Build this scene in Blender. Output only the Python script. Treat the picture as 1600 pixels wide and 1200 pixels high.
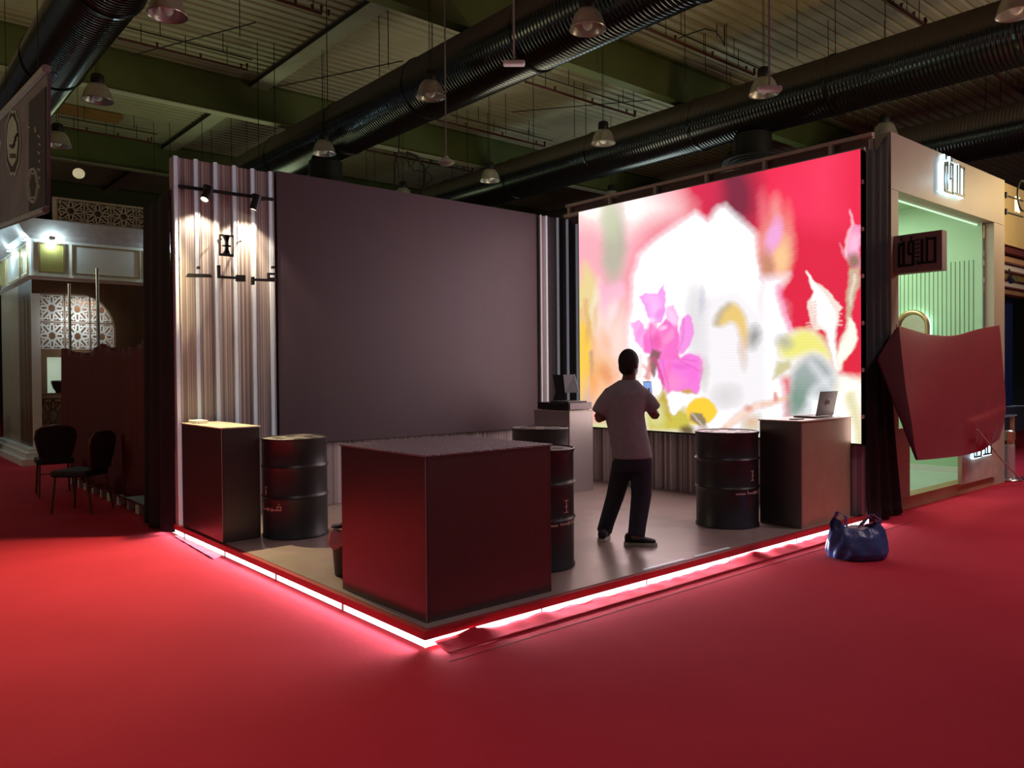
import bpy, bmesh, math, random
import numpy as np
from mathutils import Vector, Matrix
random.seed(7)
for o in list(bpy.data.objects): bpy.data.objects.remove(o)
scn = bpy.context.scene
COL = scn.collection
PI = math.pi

# ------------------------------------------------------------------ camera
F_PX = 1230.84; YAW = 0.8623; PITCH = -0.0141; ROLL = -0.0088
CAM = Vector((-2.543, -3.7524, 1.58))
_f = Vector((math.cos(YAW)*math.cos(PITCH), math.sin(YAW)*math.cos(PITCH), math.sin(PITCH)))
_r = Vector((math.sin(YAW), -math.cos(YAW), 0)); _u = _r.cross(_f)
CR = _r*math.cos(ROLL) + _u*math.sin(ROLL); CU = -_r*math.sin(ROLL) + _u*math.cos(ROLL); CF = _f
cam_d = bpy.data.cameras.new('camera'); cam = bpy.data.objects.new('camera', cam_d); COL.objects.link(cam)
cam_d.sensor_width = 36; cam_d.lens = F_PX/1600*36; cam_d.clip_end = 200
M = Matrix(((CR.x, CU.x, -CF.x, CAM.x), (CR.y, CU.y, -CF.y, CAM.y), (CR.z, CU.z, -CF.z, CAM.z), (0, 0, 0, 1)))
cam.matrix_world = M
scn.camera = cam
# ------------------------------------------------------------------ world, exposure
scn.view_settings.view_transform = 'Standard'; scn.view_settings.look = 'None'
scn.view_settings.exposure = 0.0; scn.view_settings.gamma = 1.0
scn.view_settings.use_curve_mapping = False
w = bpy.data.worlds.new('hall_air'); scn.world = w; w.use_nodes = True
w.node_tree.nodes['Background'].inputs[0].default_value = (0.9, 0.92, 1.0, 1)
w.node_tree.nodes['Background'].inputs[1].default_value = 0.075

def area(name, loc, target, size, power, color=(1, 1, 1), size_y=None, spread=180):
    d = bpy.data.lights.new(name, 'AREA'); d.energy = power; d.color = color; d.size = size
    if size_y: d.shape = 'RECTANGLE'; d.size_y = size_y
    d.spread = math.radians(spread)
    o = bpy.data.objects.new(name, d); COL.objects.link(o); o.location = loc
    o.rotation_euler = (Vector(target)-Vector(loc)).to_track_quat('-Z', 'Y').to_euler(); return o
def spot(name, loc, target, power, color, ang=90, blend=.5, rad=.03):
    d = bpy.data.lights.new(name, 'SPOT'); d.energy = power; d.color = color
    d.spot_size = math.radians(ang); d.spot_blend = blend; d.shadow_soft_size = rad
    o = bpy.data.objects.new(name, d); COL.objects.link(o); o.location = loc
    o.rotation_euler = (Vector(target)-Vector(loc)).to_track_quat('-Z', 'Y').to_euler(); return o
def point(name, loc, power, color, rad=.1):
    d = bpy.data.lights.new(name, 'POINT'); d.energy = power; d.color = color; d.shadow_soft_size = rad
    o = bpy.data.objects.new(name, d); COL.objects.link(o); o.location = loc; return o

# unseen area lights added to brighten the carpet and the roof deck
area('carpet_fill_right', (7.5, -5.0, 8.2), (6.5, -4.0, 0), 2.0, 200, (1.0, .76, .82), spread=110)
area('carpet_fill_front', (-1.0, -3.0, 8.2), (-1.0, -2.0, 0), 2.0, 75, (1.0, .74, .80), spread=110)
area('roof_fill_left', (-7, 9, 4.2), (2, 12, 8.5), 2.0, 80, (1.0, .86, .45))
area('roof_fill_middle', (9.0, 8.0, 3.9), (7, 9, 8.5), 2.0, 45, (1.0, .9, .62))
area('roof_fill_far', (5.0, 17.0, 3.6), (5, 14, 8.5), 2.0, 45, (.85, 1.0, .55))
area('roof_fill_right', (14, -3, 4.6), (13, 0, 8.5), 2.0, 60, (1.0, .86, .76))
area('roof_fill_behind_screen', (14.5, 9.5, 3.6), (13.5, 9.5, 8.5), 2.0, 55, (.86, 1.0, .92))
# the wash of light the big glowing screen throws into the stand
area('screen_wash', (5.225, 1.93, 2.31), (0, 1.93, 2.31), 3.9, 72, (1.0, .74, .77), 2.9)
# the light thrown outwards by the strips under the platform edge
area('edge_strip_glow_left', (-.012, 2.3, .032), (-1, 2.3, .032), 4.6, 24, (.90, .88, 1.0), .03, spread=85)
area('edge_strip_glow_right', (2.8, -.012, .032), (2.8, -1, .032), 5.6, 22, (.90, .88, 1.0), .03, spread=85)

# ------------------------------------------------------------------ pixel helpers (measure points of the place)
def ray(x, y): return CF + CR*((x-800)/F_PX) - CU*((y-600)/F_PX)
def on_z(x, y, z): d = ray(x, y); return CAM + d*((z-CAM.z)/d.z)
def on_x(x, y, X): d = ray(x, y); return CAM + d*((X-CAM.x)/d.x)
def on_y(x, y, Y): d = ray(x, y); return CAM + d*((Y-CAM.y)/d.y)
def at_d(x, y, D): return CAM + ray(x, y)*D
def proj(P):
    d = Vector(P)-CAM; z = d.dot(CF); return 800+F_PX*d.dot(CR)/z, 600-F_PX*d.dot(CU)/z

# ------------------------------------------------------------------ materials
def nodes(name):
    m = bpy.data.materials.new(name); m.use_nodes = True; nt = m.node_tree
    return m, nt, nt.nodes['Principled BSDF']
def N(nt, t, **kw):
    n = nt.nodes.new(t)
    for k, v in kw.items(): setattr(n, k, v)
    return n
def mat(name, col, rough=.6, metal=0., var=.12, scale=8., bump=0., bscale=60., emit=None, estr=0., spec=.5, alpha=1., trans=0., stretch=None, sheen=0.):
    m, nt, b = nodes(name)
    tc = N(nt, 'ShaderNodeTexCoord'); nz = N(nt, 'ShaderNodeTexNoise'); nz.inputs['Scale'].default_value = scale
    src = tc.outputs['Object']
    if stretch:
        mp = N(nt, 'ShaderNodeMapping'); mp.inputs['Scale'].default_value = stretch
        nt.links.new(src, mp.inputs['Vector']); src = mp.outputs['Vector']
    nt.links.new(src, nz.inputs['Vector'])
    rp = N(nt, 'ShaderNodeValToRGB')
    rp.color_ramp.elements[0].position = .3; rp.color_ramp.elements[1].position = .7
    rp.color_ramp.elements[0].color = (*[c*(1-var) for c in col], 1)
    rp.color_ramp.elements[1].color = (*[min(1, c*(1+var)) for c in col], 1)
    nt.links.new(nz.outputs['Fac'], rp.inputs['Fac']); nt.links.new(rp.outputs['Color'], b.inputs['Base Color'])
    b.inputs['Roughness'].default_value = rough; b.inputs['Metallic'].default_value = metal
    b.inputs['Specular IOR Level'].default_value = spec
    if alpha < 1: b.inputs['Alpha'].default_value = alpha
    if trans: b.inputs['Transmission Weight'].default_value = trans
    if sheen: b.inputs['Sheen Weight'].default_value = sheen
    if emit: b.inputs['Emission Color'].default_value = (*emit, 1); b.inputs['Emission Strength'].default_value = estr
    if bump:
        n2 = N(nt, 'ShaderNodeTexNoise'); n2.inputs['Scale'].default_value = bscale
        nt.links.new(src, n2.inputs['Vector'])
        bp = N(nt, 'ShaderNodeBump'); bp.inputs['Strength'].default_value = bump; bp.inputs['Distance'].default_value = .02
        nt.links.new(n2.outputs['Fac'], bp.inputs['Height']); nt.links.new(bp.outputs['Normal'], b.inputs['Normal'])
    return m
def stripes(name):
    m, nt, b = nodes(name)
    tc = N(nt, 'ShaderNodeTexCoord'); sx = N(nt, 'ShaderNodeSeparateXYZ'); nt.links.new(tc.outputs['Object'], sx.inputs[0])
    ad = N(nt, 'ShaderNodeMath', operation='ADD'); nt.links.new(sx.outputs[0], ad.inputs[0]); nt.links.new(sx.outputs[1], ad.inputs[1])
    def band(freq, seed):
        mu = N(nt, 'ShaderNodeMath', operation='MULTIPLY_ADD'); mu.inputs[1].default_value = freq; mu.inputs[2].default_value = seed
        nt.links.new(ad.outputs[0], mu.inputs[0])
        fl = N(nt, 'ShaderNodeMath', operation='FLOOR'); nt.links.new(mu.outputs[0], fl.inputs[0])
        wn = N(nt, 'ShaderNodeTexWhiteNoise', noise_dimensions='1D'); nt.links.new(fl.outputs[0], wn.inputs['W']); return wn.outputs['Value']
    a, c = band(150, 3.3), band(48, 11.1)
    mx = N(nt, 'ShaderNodeMath', operation='MULTIPLY_ADD'); mx.inputs[1].default_value = .55
    nt.links.new(a, mx.inputs[0])
    m2 = N(nt, 'ShaderNodeMath', operation='MULTIPLY'); m2.inputs[1].default_value = .45; nt.links.new(c, m2.inputs[0]); nt.links.new(m2.outputs[0], mx.inputs[2])
    rp = N(nt, 'ShaderNodeValToRGB'); rp.color_ramp.interpolation = 'LINEAR'
    e = rp.color_ramp.elements; e[0].position = .1; e[0].color = (.15, .115, .11, 1); e[1].position = .9; e[1].color = (.75, .68, .64, 1)
    x = e.new(.4); x.color = (.34, .29, .285, 1); x = e.new(.68); x.color = (.50, .44, .43, 1)
    nt.links.new(mx.outputs[0], rp.inputs['Fac']); nt.links.new(rp.outputs['Color'], b.inputs['Base Color'])
    b.inputs['Roughness'].default_value = .45
    return m
def carpet_mat():
    m, nt, b = nodes('red_carpet')
    tc = N(nt, 'ShaderNodeTexCoord')
    n1 = N(nt, 'ShaderNodeTexNoise'); n1.inputs['Scale'].default_value = 1.3; n1.inputs['Detail'].default_value = 6
    n2 = N(nt, 'ShaderNodeTexNoise'); n2.inputs['Scale'].default_value = 260
    for n in (n1, n2): nt.links.new(tc.outputs['Object'], n.inputs['Vector'])
    rp = N(nt, 'ShaderNodeValToRGB'); rp.color_ramp.elements[0].position = .25; rp.color_ramp.elements[1].position = .75
    rp.color_ramp.elements[0].color = (.42, .020, .036, 1); rp.color_ramp.elements[1].color = (.49, .027, .046, 1)
    nt.links.new(n1.outputs['Fac'], rp.inputs['Fac']); nt.links.new(rp.outputs['Color'], b.inputs['Base Color'])
    b.inputs['Roughness'].default_value = 1; b.inputs['Specular IOR Level'].default_value = .15
    
    bp = N(nt, 'ShaderNodeBump'); bp.inputs['Strength'].default_value = .35; bp.inputs['Distance'].default_value = .004
    nt.links.new(n2.outputs['Fac'], bp.inputs['Height']); nt.links.new(bp.outputs['Normal'], b.inputs['Normal'])
    return m
def vinyl_mat():
    m, nt, b = nodes('vinyl_floor')
    tc = N(nt, 'ShaderNodeTexCoord')
    br = N(nt, 'ShaderNodeTexBrick'); br.inputs['Scale'].default_value = 1.0
    br.inputs['Brick Width'].default_value = 1.6; br.inputs['Row Height'].default_value = .8
    br.inputs['Mortar Size'].default_value = .003
    br.inputs['Color1'].default_value = (.40, .31, .275, 1); br.inputs['Color2'].default_value = (.36, .285, .25, 1); br.inputs['Mortar'].default_value = (.42, .37, .35, 1)
    nt.links.new(tc.outputs['Object'], br.inputs['Vector'])
    nz = N(nt, 'ShaderNodeTexNoise'); nz.inputs['Scale'].default_value = 6; nz.inputs['Detail'].default_value = 5
    nt.links.new(tc.outputs['Object'], nz.inputs['Vector'])
    mx = N(nt, 'ShaderNodeMixRGB', blend_type='MULTIPLY'); mx.inputs[0].default_value = .3
    nt.links.new(br.outputs['Color'], mx.inputs[1]); nt.links.new(nz.outputs['Color'], mx.inputs[2])
    nt.links.new(mx.outputs[0], b.inputs['Base Color'])
    r = N(nt, 'ShaderNodeMapRange'); r.inputs['To Min'].default_value = .22; r.inputs['To Max'].default_value = .42
    nt.links.new(nz.outputs['Fac'], r.inputs['Value']); nt.links.new(r.outputs[0], b.inputs['Roughness'])
    bp = N(nt, 'ShaderNodeBump'); bp.inputs['Strength'].default_value = .15; bp.inputs['Distance'].default_value = .01
    nt.links.new(nz.outputs['Fac'], bp.inputs['Height']); nt.links.new(bp.outputs['Normal'], b.inputs['Normal'])
    return m
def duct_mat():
    # galvanised spiral duct: fine ribs across the run, matte brown upper side
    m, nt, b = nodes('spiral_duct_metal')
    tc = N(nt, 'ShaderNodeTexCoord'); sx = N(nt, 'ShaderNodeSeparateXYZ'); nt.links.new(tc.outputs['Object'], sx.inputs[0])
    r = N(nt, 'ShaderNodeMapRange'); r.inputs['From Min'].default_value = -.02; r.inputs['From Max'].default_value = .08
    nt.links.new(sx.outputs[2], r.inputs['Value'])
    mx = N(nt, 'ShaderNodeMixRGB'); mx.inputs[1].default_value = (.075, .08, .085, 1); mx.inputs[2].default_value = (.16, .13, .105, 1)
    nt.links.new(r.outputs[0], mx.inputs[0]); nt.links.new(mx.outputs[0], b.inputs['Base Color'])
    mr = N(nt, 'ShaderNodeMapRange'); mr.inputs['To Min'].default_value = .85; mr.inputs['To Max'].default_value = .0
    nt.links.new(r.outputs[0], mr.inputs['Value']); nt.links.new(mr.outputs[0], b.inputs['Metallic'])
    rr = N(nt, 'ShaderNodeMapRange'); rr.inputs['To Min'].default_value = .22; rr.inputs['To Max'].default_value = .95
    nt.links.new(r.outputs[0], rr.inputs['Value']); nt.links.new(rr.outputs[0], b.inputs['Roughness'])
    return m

MT = {}
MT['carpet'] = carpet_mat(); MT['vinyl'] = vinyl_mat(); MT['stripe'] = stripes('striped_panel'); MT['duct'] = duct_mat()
MT['laminate'] = mat('dark_brushed_laminate', (.145, .125, .12), .30, .8, .05, 300, stretch=(1, 1, .02))
MT['tan_board'] = mat('tan_laminate', (.42, .29, .19), .4, .2, .06, 5)
MT['grey_lam'] = mat('silver_laminate', (.42, .38, .37), .38, .4, .04, 5)
MT['beige_top'] = mat('beige_counter_top', (.55, .48, .38), .35, 0, .05, 20)
MT['film'] = mat('protective_film', (.30, .24, .27), .25, 0, .25, 60, bump=1.0, bscale=70)
MT['ledblack'] = mat('led_cabinet_face', (.078, .048, .060), .55, 0, .04, 3)
MT['black'] = mat('black_paint', (.012, .011, .012), .45, 0, .1, 10)
MT['drum'] = mat('black_drum_enamel', (.022, .019, .021), .38, .0, .1, 6, spec=.6)
MT['drumtop'] = mat('drum_lid', (.30, .27, .24), .4, 0, .08, 20)
MT['copper'] = mat('copper_lettering', (.62, .40, .35), .45, 0, .05, 20)
MT['alu'] = mat('white_aluminium_strip', (.82, .90, .98), .35, .1, .03, 20, emit=(.72, .86, 1.0), estr=.10)  # faint emission added to brighten the strips, they are no lamps
MT['fabric_black'] = mat('black_cloth', (.008, .0065, .009), .9, 0, .15, 12, bump=.2, bscale=200)
MT['fabric_red'] = mat('red_satin_cloth', (.24, .008, .020), .42, 0, .08, 6, bump=.1, bscale=30, sheen=.08)
MT['fabric_wine'] = mat('wine_cloth', (.09, .005, .010), .75, 0, .1, 6, bump=.1, bscale=60)
MT['redboard'] = mat('red_fascia', (.36, .018, .022), .6, 0, .06, 20)
MT['strip'] = mat('led_strip_diffuser', (.8, .9, .85), .5, 0, .02, 20, emit=(.86, .95, 1.0), estr=3.2)
MT['white'] = mat('white_paint', (.72, .70, .68), .5, 0, .03, 4)
MT['ply'] = mat('pale_timber', (.56, .46, .40), .6, 0, .1, 10, stretch=(1, 1, 8))
MT['cream'] = mat('cream_facade', (.44, .365, .28), .5, 0, .03, 3)
MT['mint'] = mat('mint_wall', (.42, .62, .42), .6, 0, .03, 3)
MT['mintdark'] = mat('mint_groove', (.10, .17, .11), .7, 0, .03, 3)
MT['mintfloor'] = mat('pale_tile_floor', (.50, .58, .54), .3, 0, .05, 3)
MT['wood'] = mat('brown_veneer', (.10, .045, .020), .35, 0, .2, 6, stretch=(1, 1, .15))
MT['oak'] = mat('oak_plinth', (.46, .27, .14), .45, 0, .15, 8, stretch=(.2, 1, 1))
MT['gold'] = mat('gold_panel', (.42, .33, .10), .4, .5, .06, 5)
MT['goldtrim'] = mat('gold_trim', (.70, .55, .30), .25, .9, .05, 10)
MT['steel'] = mat('steel', (.6, .6, .6), .25, .95, .05, 20)
MT['chrome'] = mat('polished_reflector', (.62, .58, .55), .3, .55, .06, 20)
MT['bulb'] = mat('frosted_bulb', (.85, .85, .82), .3, 0, .02, 20)
MT['darkmetal'] = mat('dark_metal', (.03, .03, .032), .5, .4, .1, 10)
MT['green'] = mat('green_beam_paint', (.15, .185, .06), .55, 0, .08, 1.5)
MT['deck'] = mat('cream_roof_deck', (.52, .48, .33), .6, 0, .08, .8)
MT['deckstrip'] = mat('roof_strip', (.60, .57, .42), .6, 0, .06, 2)
MT['rust'] = mat('orange_panel', (.40, .20, .07), .7, 0, .1, 4)
MT['pipe'] = mat('red_brown_pipe', (.12, .03, .022), .5, .1, .1, 10)
MT['wire'] = mat('wire_black', (.02, .018, .016), .7, 0, .1, 10)
MT['farwall'] = mat('far_hall_wall', (.05, .06, .05), .9, 0, .2, .4)
MT['banner'] = mat('banner_print', (.20, .155, .20), .55, 0, .15, 2)
MT['bannerink'] = mat('banner_ink_pale', (.34, .31, .33), .6, 0, .1, 10)
MT['bannerdark'] = mat('banner_ink_dark', (.05, .035, .045), .6, 0, .1, 10)
MT['chair'] = mat('dark_upholstery', (.022, .012, .008), .8, 0, .15, 20)
MT['chairleg'] = mat('dark_gold_tube', (.12, .06, .03), .4, .6, .1, 20)
MT['skin'] = mat('skin', (.19, .08, .055), .5, 0, .06, 20)
MT['hair'] = mat('black_hair', (.012, .009, .010), .7, 0, .2, 60, bump=.6, bscale=180)
MT['shirt'] = mat('grey_tshirt_cloth', (.30, .275, .295), .9, 0, .06, 20, bump=.25, bscale=20)
MT['jeans'] = mat('dark_denim', (.022, .022, .034), .85, 0, .15, 40, bump=.2, bscale=25)
MT['shoe'] = mat('black_canvas_shoe', (.015, .013, .015), .7, 0, .1, 40)
MT['sole'] = mat('pale_rubber', (.50, .42, .34), .6, 0, .05, 40)
MT['blue_bag'] = mat('blue_plastic_film', (.05, .075, .24), .36, 0, .2, 5, bump=.5, bscale=9, trans=0, alpha=.93)
MT['laptop'] = mat('laptop_shell', (.12, .10, .10), .35, .6, .05, 20)
MT['glass'] = mat('clear_plastic', (.85, .9, .95), .08, 0, .02, 20, trans=.85)
MT['paper'] = mat('paper', (.8, .78, .72), .7, 0, .03, 20)
MT['bluewall'] = mat('blue_wall', (.012, .03, .16), .5, 0, .15, 1)
MT['yellow'] = mat('warm_wall', (.62, .48, .24), .5, 0, .05, 2)
MT['halo'] = mat('lit_letter_edge', (.8, .9, 1.), .5, 0, .02, 9, emit=(.50, .86, 1.0), estr=4.5)
MT['mintglow'] = mat('lit_niche_edge', (.8, 1, .9), .5, 0, .02, 9, emit=(.6, 1.0, .85), estr=3.5)
MT['lampface'] = mat('lamp_lens', (1, .95, .85), .5, 0, .02, 9, emit=(1.0, .82, .6), estr=14)
MT['coolface'] = mat('cool_lamp_lens', (.9, 1, 1), .5, 0, .02, 9, emit=(.6, .92, 1.0), estr=16)
MT['phone'] = mat('phone_glow', (.3, .5, .9), .3, 0, .05, 9, emit=(.25, .45, .9), estr=.8)
MT['mirrorframe'] = mat('brass_frame', (.55, .36, .20), .3, .8, .05, 9)
MT['brownsign'] = mat('brown_sign_board', (.34, .24, .21), .55, 0, .06, 5)
MT['slat'] = mat('shutter_slat', (.46, .38, .28), .35, .3, .06, 5)
MT['navy'] = mat('stack_navy', (.03, .04, .05), .5, 0, .1, 5)
MT['whitelit'] = mat('white_lattice', (.80, .80, .78), .45, 0, .03, 5)
MT['brownpaint'] = mat('brown_lattice_back', (.19, .10, .055), .6, 0, .1, 5)
MT['nichelit'] = mat('lit_display_back', (.7, .85, .7), .5, 0, .03, 5, emit=(.62, .78, .58), estr=.42)
MT['glossred'] = mat('red_bollard_paint', (.4, .02, .02), .3, 0, .05, 9)
MT['globe'] = mat('globe_lamp', (.8, .75, .5), .4, 0, .03, 9, emit=(1, .88, .55), estr=.35)

# ------------------------------------------------------------------ mesh builder
class MB:
    def __init__(s): s.v = []; s.f = []
    def add(s, vs, fs):
        n = len(s.v); s.v += [tuple(v) for v in vs]; s.f += [tuple(i+n for i in f) for f in fs]; return s
    def box(s, x0, x1, y0, y1, z0, z1):
        vs = [(x, y, z) for x in (x0, x1) for y in (y0, y1) for z in (z0, z1)]
        return s.add(vs, [(0, 1, 3, 2), (4, 6, 7, 5), (0, 4, 5, 1), (2, 3, 7, 6), (0, 2, 6, 4), (1, 5, 7, 3)])
    def obox(s, c, a, b, d):
        c, a, b, d = map(Vector, (c, a, b, d))
        vs = [c+a*i+b*j+d*k for i in (-1, 1) for j in (-1, 1) for k in (-1, 1)]
        return s.add(vs, [(0, 1, 3, 2), (4, 6, 7, 5), (0, 4, 5, 1), (2, 3, 7, 6), (0, 2, 6, 4), (1, 5, 7, 3)])
    def rings(s, rs, cap=True, close=False):
        n = len(rs[0]); base = []; vs = []; fs = []
        for r in rs: vs += r
        L = len(rs)
        for i in range(L if close else L-1):
            a = i*n; b = ((i+1) % L)*n
            for j in range(n): k = (j+1) % n; fs.append((a+j, a+k, b+k, b+j))
        if cap and not close: fs.append(tuple(range(n))[::-1]); fs.append(tuple(range((L-1)*n, L*n)))
        return s.add(vs, fs)
    def tube(s, pts, r, n=8, cap=True, close=False):
        pts = [Vector(p) for p in pts]; rs = []; L = len(pts); up = None
        for i, p in enumerate(pts):
            if close: d = pts[(i+1) % L]-pts[i-1]
            else: d = pts[min(i+1, L-1)]-pts[max(i-1, 0)]
            d.normalize()
            if up is None: up = Vector((0, 0, 1)) if abs(d.z) < .9 else Vector((1, 0, 0))
            a = d.cross(up).normalized(); b = a.cross(d).normalized(); up = b
            rr = r[i] if hasattr(r, '__len__') else r
            rs.append([p+a*(rr*math.cos(2*PI*k/n))+b*(rr*math.sin(2*PI*k/n)) for k in range(n)])
        return s.rings(rs, cap, close)
    def lathe(s, prof, c=(0, 0, 0), n=32, cap=True):
        c = Vector(c)
        return s.rings([[c+Vector((r*math.cos(2*PI*k/n), r*math.sin(2*PI*k/n), z)) for k in range(n)] for r, z in prof], cap)
    def ell(s, c, a, b, d, n=16, m=10):
        c, a, b, d = map(Vector, (c, a, b, d)); rs = []
        for i in range(m+1):
            t = PI*(i+.02)/(m+.04); rs.append([c+d*(-math.cos(t))+a*(math.sin(t)*math.cos(2*PI*k/n))+b*(math.sin(t)*math.sin(2*PI*k/n)) for k in range(n)])
        return s.rings(rs)
    def prism(s, poly, th):      # poly: coplanar 3D points, th: thickness vector
        n = len(poly); P = [Vector(p) for p in poly]; th = Vector(th)
        return s.add(P+[p+th for p in P], [tuple(range(n))[::-1], tuple(range(n, 2*n))]+[(i, (i+1) % n, (i+1) % n+n, i+n) for i in range(n)])
    def grid(s, fn, nu, nv):
        vs = [fn(i/nu, j/nv) for j in range(nv+1) for i in range(nu+1)]
        return s.add(vs, [(j*(nu+1)+i, j*(nu+1)+i+1, (j+1)*(nu+1)+i+1, (j+1)*(nu+1)+i) for j in range(nv) for i in range(nu)])
    def build(s, name, m, parent=None, smooth=False, bevel=0, solid=0, origin=None):
        me = bpy.data.meshes.new(name)
        off = Vector(origin) if origin is not None else Vector((0, 0, 0))
        if parent is not None:
            p = parent; off = Vector((0, 0, 0))
            while p is not None: off += p.location; p = p.parent
        me.from_pydata([Vector(v)-off for v in s.v], [], s.f)
        bm = bmesh.new(); bm.from_mesh(me); bmesh.ops.recalc_face_normals(bm, faces=bm.faces[:]); bm.to_mesh(me); bm.free()
        o = bpy.data.objects.new(name, me); COL.objects.link(o); me.materials.append(MT[m] if isinstance(m, str) else m)
        if parent is not None: o.parent = parent
        elif origin is not None: o.location = off
        if smooth:
            for p in me.polygons: p.use_smooth = True
            me.set_sharp_from_angle(angle=math.radians(50))
        if bevel:
            b = o.modifiers.new('bevel', 'BEVEL'); b.width = bevel; b.segments = 2; b.limit_method = 'ANGLE'
        if solid:
            b = o.modifiers.new('solid', 'SOLIDIFY'); b.thickness = solid; b.offset = 0
        return o
def thing(name, label, cat, loc=(0, 0, 0), group=None):
    o = bpy.data.objects.new(name, None); COL.objects.link(o); o.location = loc
    o.empty_display_size = .1
    o['label'] = label; o['category'] = cat
    if group: o['group'] = group
    return o
def tag(o, label, cat, group=None, kind=None):
    o['label'] = label; o['category'] = cat
    if group: o['group'] = group
    if kind: o['kind'] = kind
    return o
def struct(o, label=None):
    o['kind'] = 'structure'
    if label: o['label'] = label
    return o
def copy_tree(o, parent=None):
    c = o.copy(); COL.objects.link(c)
    if parent is not None: c.parent = parent
    for ch in [x for x in bpy.data.objects if x.parent == o]: copy_tree(ch, c)
    return c
def remesh(o, voxel=.012, smooth=3):
    r = o.modifiers.new('remesh', 'REMESH'); r.mode = 'VOXEL'; r.voxel_size = voxel; r.use_smooth_shade = True
    if smooth: q = o.modifiers.new('smooth', 'SMOOTH'); q.iterations = smooth; q.factor = .6
    dg = bpy.context.evaluated_depsgraph_get(); me = bpy.data.meshes.new_from_object(o.evaluated_get(dg))
    o.modifiers.clear(); o.data = me
    for p in me.polygons: p.use_smooth = True
    return o

# ================================================================== SETTING
# hall floor
o = MB().box(-14, 34, -14, 34, -.1, 0).build('floor', 'carpet'); struct(o, 'red exhibition carpet')
# roof deck with ribs along X
prof = []; y = -8.0
while y < 34: prof += [(y, 8.62), (y+.055, 8.5), (y+.195, 8.5), (y+.25, 8.62)]; y += .25
mb = MB(); mb.add([(x, a, b) for x in (-14, 36) for a, b in prof], [(i, i+1, i+1+len(prof), i+len(prof)) for i in range(len(prof)-1)])
struct(mb.build('ceiling', 'deck', solid=.02), 'cream ribbed metal roof deck')
# far walls
struct(MB().box(-14, 36, 33.8, 34.2, 0, 8.9).build('wall_back', 'farwall'), 'dark far wall of the hall')
struct(MB().box(35.8, 36.2, -14, 34, 0, 8.9).build('wall_right', 'farwall'), 'dark right wall of the hall')
# carpet seams
mb = MB(); mb.box(-.02, 5.9, -.262, -.256, 0, .0012)
p0, p1 = (-.02, -.26), (.35, -.62)
struct(mb.build('trim_1', 'wire'), 'thin dark seam between two carpet lengths')

# stand platform ----------------------------------------------------
pl = thing('stand_platform', 'low raised stand floor of grey-brown vinyl with a glowing white edge', 'platform', (0, 0, 0))
MB().box(.0, 5.62, .0, 4.62, .03, .098).build('deck', 'redboard', pl)
MB().box(.035, 5.6, .035, 4.6, .098, .1015).build('vinyl_floor', 'vinyl', pl)
mb = MB().box(0, 5.62, -.012, .001, .052, .101).box(-.012, .001, -.012, 4.62, .052, .101)
mb.build('fascia', 'redboard', pl)
MB().box(-.004, 0, -.004, 4.62, .008, .05).box(-.004, 5.62, -.004, 0, .008, .05).build('light_strip', 'strip', pl)
mb = MB()
for k in range(4): MB().box(-.008, -.003, .95+k*1.05, .975+k*1.05, .006, .051).build('strip_clip', 'ply', pl)
for k in range(5): MB().box(.9+k*1.05, .91+k*1.05, -.008, -.003, .006, .051).build('strip_clip', 'ply', pl)
pass
MB().box(.02, 5.6, .02, 4.6, .002, .03).build('base_frame', 'black', pl)
# thin aluminium edge pieces lying on the floor rim
for a, b in ((2.0, 2.5), (2.62, 3.1)):
    MB().box(a, b, .05, .075, .102, .106).build('edge_profile', 'alu', pl)
# loose curled carpet edge in front of the light strip
def curl(u, v):
    x = .05+u*5.3
    h = .012+.030*max(0, math.sin(x*2.1+.6))**2*abs(math.sin(x*5.3))+.006*math.sin(x*23)
    if x < .35: h += .012
    y = -.014-.15*v-.012*math.sin(x*3.7)*(1-v)
    return (x, y, max(.003, h*(1-v)**1.5)+.002)
mb = MB().grid(curl, 220, 6)
tag(mb.build('carpet_edge', 'carpet', smooth=True, solid=.003), 'wavy loose red carpet edge curling up along the glowing right edge of the platform', 'carpet')
# glossy tape strip on the carpet left of the platform
Q = [on_z(x, y, 0) for x, y in ((292, 834), (358, 864), (334, 874), (272, 838))]
mb = MB().grid(lambda u, v: tuple((Q[0]*(1-u)+Q[1]*u)*(1-v)+(Q[3]*(1-u)+Q[2]*u)*v+Vector((0, 0, .004+.002*math.sin(u*30)))), 14, 3)
tag(mb.build('carpet_patch', mat('pink_film', (.48, .06, .10), .4, 0, .1, 8), solid=.002), 'pinkish glossy patch of film stuck to the carpet beside the left platform edge', 'tape')

# stand back walls --------------------------------------------------
Y1 = 4.40; X1 = 5.36
struct(MB().box(1.05, 5.70, Y1, Y1+.06, .103, 3.78).build('wall_left', 'stripe'), 'striped rear wall of the stand behind the dark screen')
struct(MB().box(X1, X1+.06, -.02, 3.92, .103, 3.7).build('wall_rear', 'stripe'), 'striped wall of the stand behind the glowing screen')
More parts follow.
